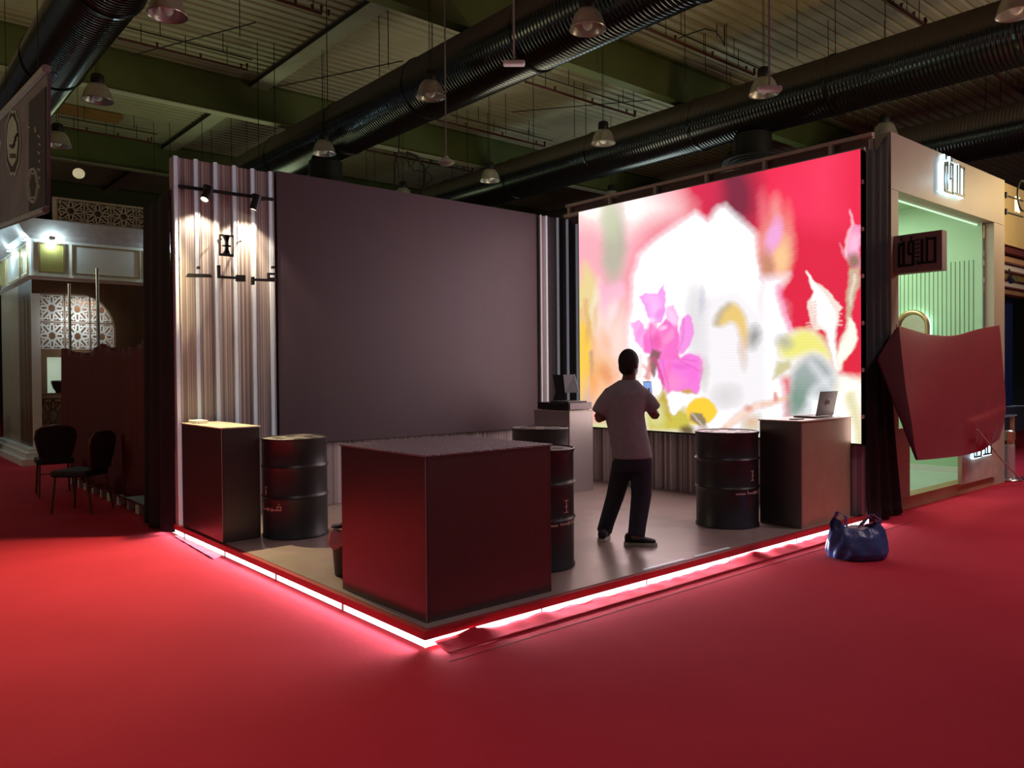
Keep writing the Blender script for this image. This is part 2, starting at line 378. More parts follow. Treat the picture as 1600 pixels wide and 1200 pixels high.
# ribs on lower right wall
k = .15; mb = MB()
while k < 3.9: mb.box(X1-.018, X1, k, k+.028, .1, .86); k += .075
struct(mb.build('trim_2', 'stripe'), 'vertical ribs below the glowing screen')
def fin_panel(name, label, x0, x1, yf, z1, fins, wfin=.035, mname='stripe'):
    t = thing(name, label, 'wall panel', ((x0+x1)/2, yf, .1))
    MB().box(x0, x1, yf, yf+.098, .1025, z1).build('striped_panel', mname, t)
    for fx in fins: MB().box(fx, fx+wfin, yf-.022, yf, .1, z1+.01).build('white_strip', 'alu', t)
    mb = MB()
    for a in fins:
        mb.box(a+wfin+.003, a+wfin+.012, yf-.03, yf, .1, z1-.002)
    mb.build('striped_rib', mname, t)
    return t
fins = [0.01, .205, .40, .595, .79, .985]
fin_panel('striped_column', 'tall pale striped panel with six white vertical strips on the left corner of the platform', 0, 1.03, 4.33, 3.74, fins)
MT['stripe_dark'] = mat('dark_striped_panel', (.075, .065, .075), .45, 0, .5, 60, stretch=(1, 1, .002))
t = thing('striped_corner_panel', 'narrow dark striped panel with white vertical strips in the corner beside the glowing screen', 'wall panel', (5.2, 4.30, .103))
xs = [on_y(px, 400, 4.28).x for px in (845, 853, 871, 886, 901)]
MB().box(4.885, xs[1], 4.30, 4.398, .103, 3.76).build('striped_panel', 'stripe', t)
MB().box(xs[1]+.001, 5.70, 4.30, 4.398, .103, 3.76).build('dark_panel', 'stripe_dark', t)
for x in [4.885]+xs[1:]: MB().box(x, x+(.030 if x > 4.9 else .012), 4.278, 4.299, .103, 3.765).build('white_strip', 'alu', t)
MB().box(5.701, 5.74, 3.93, 4.399, .103, 3.72).build('end_board', 'stripe_dark', t)

# dark LED wall -----------------------------------------------------
t = thing('dark_led_wall', 'large switched-off dark purple-grey screen on the left rear wall', 'screen', (2.9, 4.34, .82))
mb = MB()
def col_row(mb, ax, c0, c1, n, z0, z1, nz, q0, q1, g=.0015):
    for i in range(n):
        for j in range(nz):
            a = c0+(c1-c0)*i/n+g; b = c0+(c1-c0)*(i+1)/n-g; z = z0+(z1-z0)*j/nz+g; zz = z0+(z1-z0)*(j+1)/nz-g
            if ax == 'x': mb.box(a, b, q0, q1, z, zz)
            else: mb.box(q0, q1, a, b, z, zz)
col_row(mb, 'x', 1.078, 4.865, 8, .818, 3.775, 6, 4.335, 4.346, .0002)
mb.build('led_tiles', 'ledblack', t)
MB().box(1.075, 4.872, 4.346, 4.399, .81, 3.772).build('cabinet', 'black', t)

# flower LED wall ---------------------------------------------------
SX = 5.25; SY0, SY1, SZ0, SZ1 = -.035, 3.90, .838, 3.785
def paint_screen(nx, nz):
    ys = np.linspace(SY1, SY0, nx); zs = np.linspace(SZ1, SZ0, nz)
    Yg, Zg = np.meshgrid(ys, zs)
    d = np.stack([np.full_like(Yg, SX)-CAM.x, Yg-CAM.y, Zg-CAM.z], -1)
    zc = d@np.array(CF); PX = 800+F_PX*(d@np.array(CR))/zc; PY = 600-F_PX*(d@np.array(CU))/zc
    PX, PY = PX+.6*np.sin(PY/5.3+PX/17)+1.6*np.sin(PY/13.7-PX/23)+.5*np.sin(PY/2.1+PX/3.3), PY+.6*np.sin(PX/6.1+PY/19)+1.6*np.sin(PX/15.3+PY/31)+.5*np.sin(PX/2.3-PY/3.1)
    img = np.zeros(PX.shape+(3,)); rng = np.random.RandomState(3)
    def S(c): c = np.array(c)/255.; return np.where(c <= .04045, c/12.92, ((c+.055)/1.055)**2.4)
    img[:] = S((236, 44, 76))
    def blend(mask, c, op=1.): m = (np.clip(mask, 0, 1)*op)[..., None]; img[:] = img*(1-m)+S(c)*m
    def sdf(pts):
        P = np.array(pts, float); n = len(P); dmin = np.full(PX.shape, 1e9); ins = np.zeros(PX.shape, bool)
        for i in range(n):
            a = P[i]; b = P[(i+1) % n]; e = b-a; wx = PX-a[0]; wy = PY-a[1]
            tt = np.clip((wx*e[0]+wy*e[1])/max(1e-9, e@e), 0, 1)
            dmin = np.minimum(dmin, (wx-e[0]*tt)**2+(wy-e[1]*tt)**2)
            c1 = (a[1] > PY) != (b[1] > PY)
            with np.errstate(divide='ignore', invalid='ignore'): xx = (b[0]-a[0])*(PY-a[1])/(b[1]-a[1]+1e-12)+a[0]
            ins ^= c1 & (PX < xx)
        dd = np.sqrt(dmin); return np.where(ins, -dd, dd)
    def cr(pts, k=5):       # smooth closed curve
        P = np.array(pts, float); n = len(P); out = []
        for i in range(n):
            p0, p1, p2, p3 = P[i-1], P[i], P[(i+1) % n], P[(i+2) % n]
            for j in range(k):
                t = j/k; out.append(.5*((2*p1)+(-p0+p2)*t+(2*p0-5*p1+4*p2-p3)*t*t+(-p0+3*p1-3*p2+p3)*t**3))
        return out
    def poly(pts, c, blur=1., op=1., z=None, sm=False):
        if z: pts = [(z[0]+x/3.478, z[1]+y/3.478) for x, y in pts]
        if sm: pts = cr(pts)
        s = sdf(pts); blend(.5-s/(2*blur), c, op)
    def ell(cx, cy, rx, ry, c, blur=.3, op=1., rot=0, z=None):
        if z: cx = z[0]+cx/3.478; cy = z[1]+cy/3.478; rx /= 3.478; ry /= 3.478
        dx = PX-cx; dy = PY-cy; ca, sa = math.cos(rot), math.sin(rot)
        r = np.sqrt(((dx*ca+dy*sa)/rx)**2+((-dx*sa+dy*ca)/ry)**2); blend((1+blur-r)/(2*blur), c, op)
    def line(pts, w0, w1, c, blur=1., op=1., z=None):
        if z: pts = [(z[0]+x/3.478, z[1]+y/3.478) for x, y in pts]; w0 /= 3.478; w1 /= 3.478
        best = np.full(PX.shape, 1e9); n = len(pts)
        for i in range(n-1):
            a = np.array(pts[i], float); b = np.array(pts[i+1], float); e = b-a; wx = PX-a[0]; wy = PY-a[1]
            tt = np.clip((wx*e[0]+wy*e[1])/(e@e), 0, 1); dd = np.sqrt((wx-e[0]*tt)**2+(wy-e[1]*tt)**2)
            wd = w0+(w1-w0)*(i+tt)/(n-1); best = np.minimum(best, dd-wd)
        blend(.5-best/(2*blur), c, op)
    A = (900, 230); B = (900, 400)
    # backdrop
    ell(1400, 200, 500, 500, (240, 46, 82), 1.0, .9, z=A)
    ell(1180, 300, 120, 260, (252, 60, 100), .8, .6, z=A)
    ell(1350, 120, 90, 500, (255, 72, 108), .8, .5, z=A)
    poly([(1020, 380), (1540, 500), (1560, 1200), (1000, 1200)], (222, 38, 68), 22, .8, z=A)
    ell(865, 260, 125, 230, (120, 44, 66), .55, .95, z=A)
    ell(700, 240, 90, 130, (214, 48, 84), .6, .8, z=A)
    poly([(-80, 200), (430, 200), (560, 240), (500, 420), (420, 560), (330, 700), (240, 1400), (-80, 1400)], (252, 176, 190), 22, 1, z=A, sm=True)
    ell(430, 330, 150, 90, (250, 226, 226), .8, .9, z=A)
    ell(100, 360, 120, 100, (255, 250, 240), .6, 1, z=A)
    ell(300, 330, 110, 130, (255, 240, 236), .7, .9, z=A)
    ell(450, 480, 110, 70, (240, 128, 146), .8, .75, rot=-.7, z=A)
    ell(70, 520, 90, 110, (248, 178, 190), .8, .8, z=A)
    ell(206, 540, 62, 215, (186, 184, 164), .45, .95, z=A)
    ell(190, 400, 50, 90, (206, 212, 178), .7, .8, z=A)
    # left flowers and leaves
    poly([(40, 640), (80, 660), (130, 800), (140, 960), (100, 1100), (30, 1150), (-20, 900)], (236, 214, 152), 8, 1, z=A, sm=True)
    ell(120, 900, 30, 150, (246, 236, 214), .5, .9, z=A)
    poly([(125, 740), (165, 760), (205, 742), (262, 745), (250, 860), (200, 930), (150, 940), (130, 860)], (250, 184, 210), 6, 1, z=A, sm=True)
    ell(190, 1000, 70, 110, (250, 214, 214), .6, .9, z=A)
    line([(55, 830), (70, 1000), (110, 1150)], 8, 12, (224, 160, 110), 4, .8, z=A)
    line([(30, 880), (40, 1100), (90, 1250)], 10, 14, (240, 176, 116), 5, .7, z=A)
    line([(250, 840), (210, 980), (170, 1150)], 9, 12, (226, 168, 140), 5, .8, z=A)
    ell(130, 560, 110, 130, (252, 190, 130), .7, .9, z=B)
    ell(230, 480, 90, 190, (252, 224, 214), .8, .9, z=B)
    poly([(20, 360), (60, 430), (82, 560), (70, 720), (20, 820), (-20, 600)], (252, 204, 84), 4, 1, z=B, sm=True)
    line([(85, 520), (92, 620), (85, 690)], 7, 9, (170, 140, 120), 3, .8, z=B)
    ell(150, 640, 60, 70, (236, 170, 90), .8, .9, z=B)
    ell(120, 760, 90, 90, (252, 196, 150), .7, .9, z=B)
    ell(60, 790, 30, 80, (206, 180, 160), .8, .7, z=B)
    ell(300, 840, 90, 100, (214, 206, 120), .8, .8, z=B)
    poly([(20, 900), (200, 900), (200, 960), (20, 960)], (214, 230, 170), 8, .9, z=B)
    # big white bloom
    poly([(285, 1400), (290, 900), (312, 700), (335, 590), (430, 500), (560, 400), (655, 350), (716, 398), (735, 385), (770, 330), (812, 318), (880, 372), (1000, 490), (1005, 700), (1085, 770), (1130, 900), (1175, 1010), (1110, 1080), (1130, 1400), (1200, 2000), (290, 2000)], (253, 250, 254), 7, 1, z=A)
    poly([(600, 760), (900, 720), (1100, 900), (1100, 1500), (600, 1500)], (232, 228, 231), 26, .75, z=A)
    ell(680, 840, 14, 60, (206, 200, 220), .8, .8, z=A)
    ell(640, 950, 50, 220, (208, 206, 206), .9, .45, z=A)
    ell(1030, 760, 30, 130, (200, 186, 186), .8, .6, z=A)
    # blurred bud
    ell(1020, 360, 34, 110, (238, 110, 124), .6, .85, z=A); ell(1090, 350, 34, 80, (246, 150, 148), .6, .85, z=A); ell(1155, 400, 30, 90, (244, 120, 120), .6, .85, z=A)
    ell(1085, 560, 95, 170, (240, 150, 140), .35, 1, z=A)
    ell(1120, 600, 45, 100, (250, 206, 150), .6, .9, z=A)
    ell(1075, 480, 36, 90, (244, 170, 224), .5, .95, rot=.25, z=A)
    ell(1040, 640, 34, 70, (196, 140, 110), .6, .9, z=A)
    poly([(1000, 700), (1160, 690), (1110, 760), (1080, 800), (1160, 1000), (1020, 1000)], (250, 238, 244), 9, .95, z=A)
    line([(1095, 760), (1130, 880), (1170, 1010)], 10, 10, (255, 130, 190), 5, .7, z=A)
    # yellow hook and dark spot
    poly([(762, 380), (775, 320), (815, 270), (860, 262), (900, 300), (925, 370), (935, 430), (930, 500), (895, 430), (880, 385), (840, 360), (800, 380)], (236, 200, 112), 5, .95, z=B, sm=True)
    line([(765, 370), (790, 300), (830, 268)], 14, 10, (166, 162, 150), 5, .7, z=B)
    ell(965, 440, 30, 55, (150, 150, 146), .7, .9, z=B)
    ell(910, 510, 20, 80, (226, 190, 170), .8, .6, z=B)
    # magenta flower
    poly([(300, 360), (345, 345), (370, 400), (420, 400), (440, 480), (380, 540), (330, 470)], (250, 176, 236), 2, 1, z=B)
    poly([(345, 215), (380, 200), (450, 205), (475, 150), (492, 210), (490, 300), (455, 370), (400, 370), (375, 300)], (247, 164, 240), 1.5, 1, z=B)
    ell(430, 280, 30, 60, (252, 196, 248), .6, .8, z=B)
    poly([(500, 280), (540, 270), (560, 330), (545, 440), (500, 480), (470, 400)], (250, 190, 236), 1.5, 1, z=B)
    poly([(480, 350), (545, 370), (560, 450), (565, 560), (520, 620), (450, 560), (370, 520), (372, 440), (400, 370), (440, 400)], (248, 118, 204), 2, 1, z=B)
    ell(410, 400, 28, 45, (255, 150, 210), .5, .8, z=B); ell(470, 470, 20, 60, (255, 140, 206), .6, .7, z=B)
    poly([(565, 520), (555, 430), (575, 350), (610, 315), (635, 340), (640, 400), (615, 480), (580, 530)], (246, 150, 230), 1.2, 1, z=B, sm=True)
    poly([(455, 560), (560, 560), (600, 530), (660, 550), (690, 590), (685, 680), (650, 750), (560, 740), (500, 755), (470, 700), (440, 640)], (246, 128, 220), 1.5, 1, z=B, sm=True)
    ell(620, 600, 60, 50, (250, 130, 224), .7, .7, z=B); ell(520, 690, 40, 50, (255, 150, 200), .6, .7, z=B)
    for (x, y, r1, r2, rt, cl) in ((410, 235, 40, 26, .3, (252, 186, 246)), (455, 320, 34, 22, -.6, (240, 140, 232)), (350, 420, 16, 46, .2, (246, 150, 226)), (520, 330, 20, 44, -.4, (252, 206, 244)), (505, 430, 18, 40, .5, (255, 160, 214)), (440, 470, 24, 40, -.2, (238, 96, 170)), (600, 380, 14, 50, .15, (250, 150, 232)), (575, 600, 60, 16, .2, (238, 104, 208)), (640, 650, 40, 50, .4, (250, 118, 220)), (560, 690, 50, 24, -.3, (255, 140, 214)), (500, 620, 18, 60, .3, (255, 120, 190)), (400, 350, 26, 14, .2, (255, 220, 250)), (470, 395, 22, 12, -.5, (255, 214, 244))):
        ell(x, y, r1, r2, cl, .45, .75, rot=rt, z=B)
    for (x, y, r1, r2, rt, cl) in ((95, 700, 20, 60, .2, (250, 170, 90)), (170, 640, 24, 50, -.3, (236, 150, 110)), (240, 700, 20, 60, .3, (255, 214, 180)), (60, 420, 14, 60, .1, (226, 180, 90)), (160, 470, 26, 60, -.2, (250, 190, 160)), (200, 300, 20, 50, .2, (255, 226, 226)), (110, 330, 14, 70, .1, (236, 190, 140)), (270, 640, 20, 60, 0, (255, 236, 214))):
        ell(x, y, r1, r2, cl, .6, .7, rot=rt, z=B)
    for a, b in (((470, 560), (500, 740)), ((540, 545), (660, 580)), ((560, 560), (690, 640)), ((590, 340), (560, 520)), ((400, 380), (420, 520))): line([a, b], 2, 2, (220, 60, 170), 2, .6, z=B)
    poly([(400, 560), (420, 510), (470, 520), (440, 590), (420, 660), (390, 620)], (140, 92, 96), 2, .95, z=B)
    line([(430, 560), (460, 640), (470, 720)], 8, 6, (210, 70, 130), 2, .9, z=B)
    line([(350, 540), (340, 620), (330, 700)], 16, 22, (240, 230, 228), 3, .95, z=B)
    line([(360, 600), (400, 640), (380, 690), (430, 740)], 8, 10, (246, 196, 186), 2, .9, z=B)
    line([(400, 560), (380, 660)], 8, 14, (222, 130, 130), 3, .8, z=B)
    line([(300, 720), (360, 680), (420, 700), (440, 800)], 14, 14, (248, 240, 236), 3, .9, z=B)
    # foot: white petals, yellow leaf, dark leaves
    poly([(380, 960), (370, 850), (430, 780), (480, 740), (560, 820), (640, 860), (640, 960)], (206, 192, 78), 7, 1, z=B)
    poly([(470, 720), (500, 780), (520, 900), (480, 860), (455, 790)], (196, 168, 66), 3, .9, z=B)
    ell(440, 860, 40, 60, (222, 226, 170), .7, .8, z=B)
    poly([(495, 760), (530, 735), (575, 760), (590, 800), (560, 850), (535, 870), (510, 830)], (244, 238, 244), 2, 1, z=B, sm=True)
    poly([(575, 775), (620, 750), (660, 765), (640, 790), (590, 800)], (250, 244, 246), 2, 1, z=B, sm=True)
    poly([(560, 735), (610, 728), (645, 750), (600, 755), (570, 750)], (206, 160, 60), 2, .9, z=B)
    ell(680, 840, 78, 76, (251, 208, 62), .08, 1, z=B)
    poly([(625, 845), (680, 850), (712, 900), (710, 945), (650, 900), (620, 885)], (140, 124, 98), 2, .95, z=B)
    line([(630, 850), (705, 930)], 3, 3, (222, 212, 200), 1.5, .8, z=B)
    ell(610, 945, 40, 26, (96, 78, 60), .5, .9, z=B); ell(690, 940, 30, 20, (214, 190, 180), .6, .9, z=B)
    line([(745, 950), (760, 880), (770, 850)], 7, 5, (250, 236, 226), 3, .8, z=B)
    # thorny branch
    line([(800, 945), (880, 880), (980, 815), (1160, 765)], 16, 12, (243, 198, 172), 4, .95, z=B)
    line([(820, 925), (900, 865), (1000, 810)], 5, 4, (255, 236, 226), 3, .8, z=B)
    poly([(1068, 735), (1082, 735), (1095, 780), (1072, 785)], (232, 140, 120), 2, .9, z=B)
    ell(945, 830, 24, 16, (222, 150, 130), .6, .8, z=B)
    poly([(880, 960), (900, 900), (1000, 860), (1010, 1000), (880, 1000)], (214, 214, 190), 7, .85, z=B)
    ell(950, 900, 40, 30, (226, 170, 130), .8, .7, z=B)
    ell(820, 760, 60, 50, (210, 206, 204), .8, .6, z=B); ell(700, 640, 20, 60, (200, 196, 180), .8, .5, z=B)
    # right: pale shape, leaf, yellow arc
    poly([(1100, 470), (1160, 420), (1200, 395), (1300, 400), (1360, 480), (1390, 560), (1420, 640), (1500, 640), (1560, 700), (1560, 1050), (1160, 1000), (1170, 660), (1110, 640), (1070, 668)], (242, 236, 230), 6, 1, z=B)
    poly([(1100, 480), (1150, 440), (1240, 395), (1320, 430), (1375, 520), (1370, 560), (1300, 520), (1240, 530), (1160, 550), (1110, 530)], (240, 234, 130), 7, 1, z=B, sm=True)
    ell(1130, 470, 40, 34, (178, 178, 160), .7, .8, z=B)
    poly([(1070, 668), (1100, 580), (1160, 560), (1170, 600), (1120, 635)], (206, 200, 150), 3, .95, z=B)
    poly([(1190, 620), (1260, 545), (1320, 560), (1400, 640), (1410, 760), (1360, 860), (1165, 870), (1165, 760)], (168, 176, 178), 8, 1, z=B, sm=True)
    ell(1215, 770, 55, 90, (122, 152, 136), .5, .95, rot=.3, z=B); ell(1240, 690, 40, 60, (150, 168, 160), .8, .7, z=B)
    line([(1270, 580), (1330, 660), (1390, 720)], 12, 18, (226, 228, 232), 6, .8, z=B)
    line([(1400, 640), (1300, 740), (1240, 860)], 12, 20, (232, 234, 238), 8, .7, z=B)
    poly([(1270, 780), (1420, 740), (1500, 850), (1260, 880)], (252, 252, 252), 8, .9, z=B)
    # red returns at the right edge then fades out
    poly([(1440, 560), (1560, 460), (1560, 640), (1500, 650), (1430, 620)], (226, 40, 66), 7, .95, z=B)
    poly([(1420, 650), (1560, 660), (1560, 1040), (1430, 1040)], (252, 246, 226), 10, .9, z=B)
    line([(1490, 760), (1530, 900), (1540, 1010)], 14, 14, (212, 206, 130), 7, .8, z=B)
    # white bud
    poly([(1258, 680), (1300, 730), (1330, 740), (1390, 790), (1425, 850), (1448, 880), (1425, 900), (1420, 960), (1400, 990), (1340, 990), (1300, 990), (1270, 930), (1250, 840), (1275, 810), (1290, 790)], (244, 226, 216), 1.5, 1, z=A)
    poly([(1275, 830), (1300, 770), (1280, 740), (1340, 800), (1400, 880), (1395, 960), (1330, 960), (1290, 900)], (255, 250, 248), 3, 1, z=A)
    line([(1258, 684), (1320, 770), (1370, 830)], 5, 10, (255, 244, 240), 2, 1, z=A)
    for q in range(9): a = 1252+rng.rand()*30; b = 840+q*18; line([(1300, b-6), (a, b+6)], 6, 2, (240, 200, 190), 1.5, .9, z=A)
    for q in range(7): a = 1420+rng.rand()*30; b = 850+q*20; line([(1395, b), (a, b)], 6, 2, (248, 222, 214), 1.5, .9, z=A)
    ell(1375, 940, 42, 60, (238, 240, 236), .3, 1, z=A)
    line([(1375, 960), (1395, 1060), (1415, 1200)], 30, 16, (240, 240, 236), 3, 1, z=A)
    # right bud, stem and leaf
    poly([(1485, 340), (1505, 410), (1545, 420), (1545, 660), (1500, 660), (1470, 610), (1440, 530), (1465, 560), (1480, 470), (1495, 420)], (246, 150, 190), 2, 1, z=A)
    ell(1515, 520, 30, 60, (252, 190, 220), .5, 1, z=A)
    line([(1487, 350), (1498, 420), (1475, 500), (1470, 590)], 4, 8, (252, 200, 210), 2, .9, z=A)
    line([(1437, 520), (1455, 580), (1490, 640)], 3, 8, (236, 130, 140), 1.5, .9, z=A)
    ell(1510, 620, 34, 44, (150, 116, 96), .5, .95, z=A)
    poly([(1480, 660), (1538, 660), (1536, 760), (1500, 900), (1480, 1000), (1465, 960), (1475, 820)], (206, 176, 150), 2.5, 1, z=A)
    line([(1510, 700), (1495, 860)], 6, 4, (250, 240, 226), 2.5, .8, z=A)
    line([(1485, 940), (1450, 1060), (1430, 1200)], 10, 12, (246, 236, 222), 3, 1, z=A)
    poly([(1490, 935), (1520, 1000), (1524, 1050), (1490, 1130), (1430, 1180), (1425, 1120), (1460, 1040)], (252, 244, 222), 2, 1, z=A, sm=True)
    lum = img.mean(-1, keepdims=True); return img*(1+.9*np.clip((lum-.78)/.2, 0, 1)**2)
def flower_screen():
    nx, nz = 460, 380
    img = paint_screen(nx, nz)
    t = thing('flower_led_wall', 'large glowing screen showing pink and white flowers on a red ground', 'screen', (SX, 1.95, SZ0))
    vs = [(SX, SY1+(SY0-SY1)*i/(nx-1), SZ1+(SZ0-SZ1)*j/(nz-1)) for j in range(nz) for i in range(nx)]
    fs = [(j*nx+i, (j+1)*nx+i, (j+1)*nx+i+1, j*nx+i+1) for j in range(nz-1) for i in range(nx-1)]
    m, nt, b = nodes('flower_screen_picture')
    at = N(nt, 'ShaderNodeAttribute'); at.attribute_name = 'picture'
    tc = N(nt, 'ShaderNodeTexCoord'); sx = N(nt, 'ShaderNodeSeparateXYZ'); nt.links.new(tc.outputs['Object'], sx.inputs[0])
    sn = N(nt, 'ShaderNodeMath', operation='SINE'); mu = N(nt, 'ShaderNodeMath', operation='MULTIPLY'); mu.inputs[1].default_value = 210
    nt.links.new(sx.outputs[2], mu.inputs[0]); nt.links.new(mu.outputs[0], sn.inputs[0])
    ma = N(nt, 'ShaderNodeMath', operation='MULTIPLY_ADD'); ma.inputs[1].default_value = .035; ma.inputs[2].default_value = 1.0
    nt.links.new(sn.outputs[0], ma.inputs[0])
    ms = N(nt, 'ShaderNodeMath', operation='MULTIPLY'); ms.inputs[1].default_value = 1.05; nt.links.new(ma.outputs[0], ms.inputs[0])
    b.inputs['Base Color'].default_value = (.02, .02, .02, 1); b.inputs['Roughness'].default_value = .6
    nt.links.new(at.outputs['Color'], b.inputs['Emission Color']); nt.links.new(ms.outputs[0], b.inputs['Emission Strength'])
    mb = MB(); mb.v = vs; mb.f = fs
    me = bpy.data.meshes.new('picture_tiles'); off = t.location
    me.from_pydata([(v[0]-off.x, v[1]-off.y, v[2]-off.z) for v in vs], [], fs)
    a = me.color_attributes.new('picture', 'FLOAT_COLOR', 'POINT')
    buf = np.ones((nx*nz, 4), np.float32); buf[:, :3] = img.reshape(-1, 3); a.data.foreach_set('color', buf.ravel())
    me.materials.append(m); o = bpy.data.objects.new('picture_tiles', me); COL.objects.link(o); o.parent = t
    MB().box(SX+.002, SX+.10, SY0, SY1, SZ0, SZ1).build('cabinet', 'black', t)
    MB().box(SX-.01, SX+.10, SY0, SY1, SZ0-.02, SZ0-.001).build('bottom_rail', 'black', t)
    for k in range(6): MB().box(SX+.01, SX+.05, SY0-.018, SY0, SZ0+.25+k*.47, SZ0+.29+k*.47).build('latch', 'ply', t)
flower_screen()

# timber frame of the neighbouring wall above the flower screen
t = thing('timber_wall_frame', 'pale brown timber frame running along the top behind the glowing screen', 'frame', (5.5, 2, 3.8))
z0 = 3.80
MB().box(5.44, 5.50, -.06, 4.35, 3.945, 3.985).build('top_rail', 'ply', t)
MB().box(5.40, 5.46, 0, 4.35, 3.79, 3.84).build('bottom_rail', 'ply', t)
for k in range(6): MB().box(5.42, 5.47, .35+k*.78, .39+k*.78, 3.80, 3.95).build('upright', 'ply', t)
MB().box(5.50, 5.52, 0, 4.35, 3.70, 3.94).build('back_board', mat('reddish_back_board', (.17, .10, .09), .7), t)

# ================================================================== COUNTERS
def counter(name, label, x0, x1, y0, y1, zt, side='laminate', front='laminate', top='beige_top', over=.012, tt=.012):
    t = thing(name, label, 'counter', ((x0+x1)/2, (y0+y1)/2, .102), 'display counters')
    g = .0015
    MB().box(x0, x0+.016, y0, y1, .102, zt-tt).build('side_panel', side, t)
    MB().box(x1-.016, x1, y0, y1, .102, zt-tt).build('side_panel', side, t)
    MB().box(x0+.016+g, x1-.016-g, y0, y0+.016, .102, zt-tt).build('front_panel', front, t)
    MB().box(x0+.016+g, x1-.016-g, y1-.016, y1, .102, zt-tt).build('front_panel', front, t)
    MB().box(x0-over, x1+over, y0-over, y1+over, zt-tt+.0005, zt).build('top', top, t, bevel=.002)
    MB().box(x0, x0+.003, y0-.0005, y0+.003, .11, zt-tt-.001).build('edge_seam', 'copper', t)
    return t
counter('display_counter', 'large dark red-brown counter on the front corner of the platform with film-covered top', .083, 1.10, .108, 1.125, 1.10, top='film')
counter('display_counter', 'dark metallic counter in front of the striped column with a pale beige top', .012, .36, 3.16, 4.20, 1.12)
counter('display_counter', 'silver-grey counter in the back corner carrying the black till drawer', 4.25, 4.66, 3.10, 3.74, 1.11, side='grey_lam', front='grey_lam')
counter('display_counter', 'tan-fronted counter beside the glowing screen carrying an open laptop', 4.25, 5.22, .055, .485, 1.11, side='laminate', front='tan_board', top='beige_top')
tag(MB().box(.05, .17, 3.92, 4.12, 1.121, 1.150).build('booklet', 'paper', bevel=.003), 'small white booklet stack on the beige-topped counter by the column', 'booklet')

# lettering strokes measured on the column (px in the photograph crop 270,340 at 8.89x)
WORD = [[(190, 825), (215, 775), (525, 785), (555, 830)],            # nun bar
        [(345, 675), (383, 675), (383, 712), (345, 712)],             # nun dot
        [(627, 660), (663, 662), (665, 805), (890, 820), (890, 852), (635, 838)],
        [(888, 795), (1012, 800), (1012, 888), (888, 884)],
        [(1102, 822), (1138, 822), (1138, 932), (1102, 932)],
        [(1145, 845), (1330, 850), (1330, 886), (1145, 878)],
        [(1325, 765), (1440, 768), (1440, 795), (1350, 792), (1350, 830), (1400, 832), (1440, 832), (1440, 890), (1325, 884)],
        [(1382, 672), (1418, 672), (1418, 706), (1382, 706)]]
t = thing('wall_lettering', 'black raised Arabic word with a small hourglass mark on the striped column', 'sign', (.6, 4.2, 2.6))
for k, pts in enumerate(WORD):
    P = [on_y(270+x/8.89, 340+y/8.89, 4.20) for x, y in pts]
    MB().prism(P, (0, .035, 0)).build('letter_stroke', 'black', t)
def hourglass():
    q = lambda x, y: on_y(270+x/8.89, 340+y/8.89, 4.17)
    for pts in ([(655, 228), (850, 245), (850, 268), (655, 250)], [(655, 495), (850, 512), (850, 545), (655, 525)],
                [(735, 245), (775, 248), (775, 520), (735, 516)], [(700, 375), (808, 385), (808, 408), (700, 396)],
                [(655, 245), (668, 246), (668, 510), (655, 508)], [(838, 260), (848, 262), (848, 530), (838, 528)],
                [(700, 250), (800, 260), (770, 330), (738, 330)], [(738, 430), (772, 432), (800, 505), (700, 500)]):
        MB().prism([q(*p) for p in pts], (0, .03, 0)).build('mark_stroke', 'black', t)
hourglass()
for x in (.42, .62): MB().box(x, x+.012, 4.20, 4.33, 2.95, 2.962).build('standoff', 'black', t)

# track light on column
t = thing('track_light', 'black ceiling-style track rail with two lit spot heads across the striped column', 'lamp', (.52, 4.22, 3.43))
MB().box(.03, 1.0, 4.235, 4.27, 3.425, 3.455).build('rail', 'black', t)
for x in (.08, .9): MB().box(x, x+.03, 4.27, 4.33, 3.43, 3.45).build('bracket', 'black', t)
HEADS = []
for (px, py0, py1, tilt, side) in ((322, 291, 316, (-.52, -.40, -1), 1), (398, 305, 329, (-.26, .10, -1), 1)):
    top = on_y(px, py0, 4.19); bot = on_y(px, py1, 4.19); c = (top+bot)/2+Vector((0, -.02, 0))
    ax = Vector(tilt).normalized(); r = .043
    a = ax.orthogonal().normalized(); b = ax.cross(a)
    ring = lambda d, rr: [c+ax*d+a*(rr*math.cos(2*PI*k/24))+b*(rr*math.sin(2*PI*k/24)) for k in range(24)]
    h = MB().rings([ring(-.085, .6*r), ring(-.08, r), ring(.08, r), ring(.08, r*.82), ring(.06, r*.8)], cap=True).build('spot_head', 'black', t, smooth=True)
    MB().rings([ring(.066, r*.78), ring(.07, r*.78)], cap=True).build('lens', 'lampface', h)
    MB().obox(top+Vector((0, .03, 0)), (.012, 0, 0), (0, .03, 0), (0, 0, .02)).build('joint', 'black', h)
    HEADS.append((c+ax*.088, ax))
spot('spot_head_light', HEADS[0][0], HEADS[0][0]+HEADS[0][1], 720, (1.0, .80, .42), 88, .9, .02)
spot('spot_head_light_b', HEADS[1][0], HEADS[1][0]+HEADS[1][1], 70, (1.0, .80, .54), 84, .5, .02)
spot('spot_head_spill', HEADS[0][0], HEADS[0][0]+Vector((.02, .02, -1)), 34, (1.0, .82, .60), 118, .5, .02)
spot('spot_head_spill_b', HEADS[1][0], HEADS[1][0]+Vector((-.1, .02, -1)), 26, (1.0, .82, .60), 112, .5, .02)

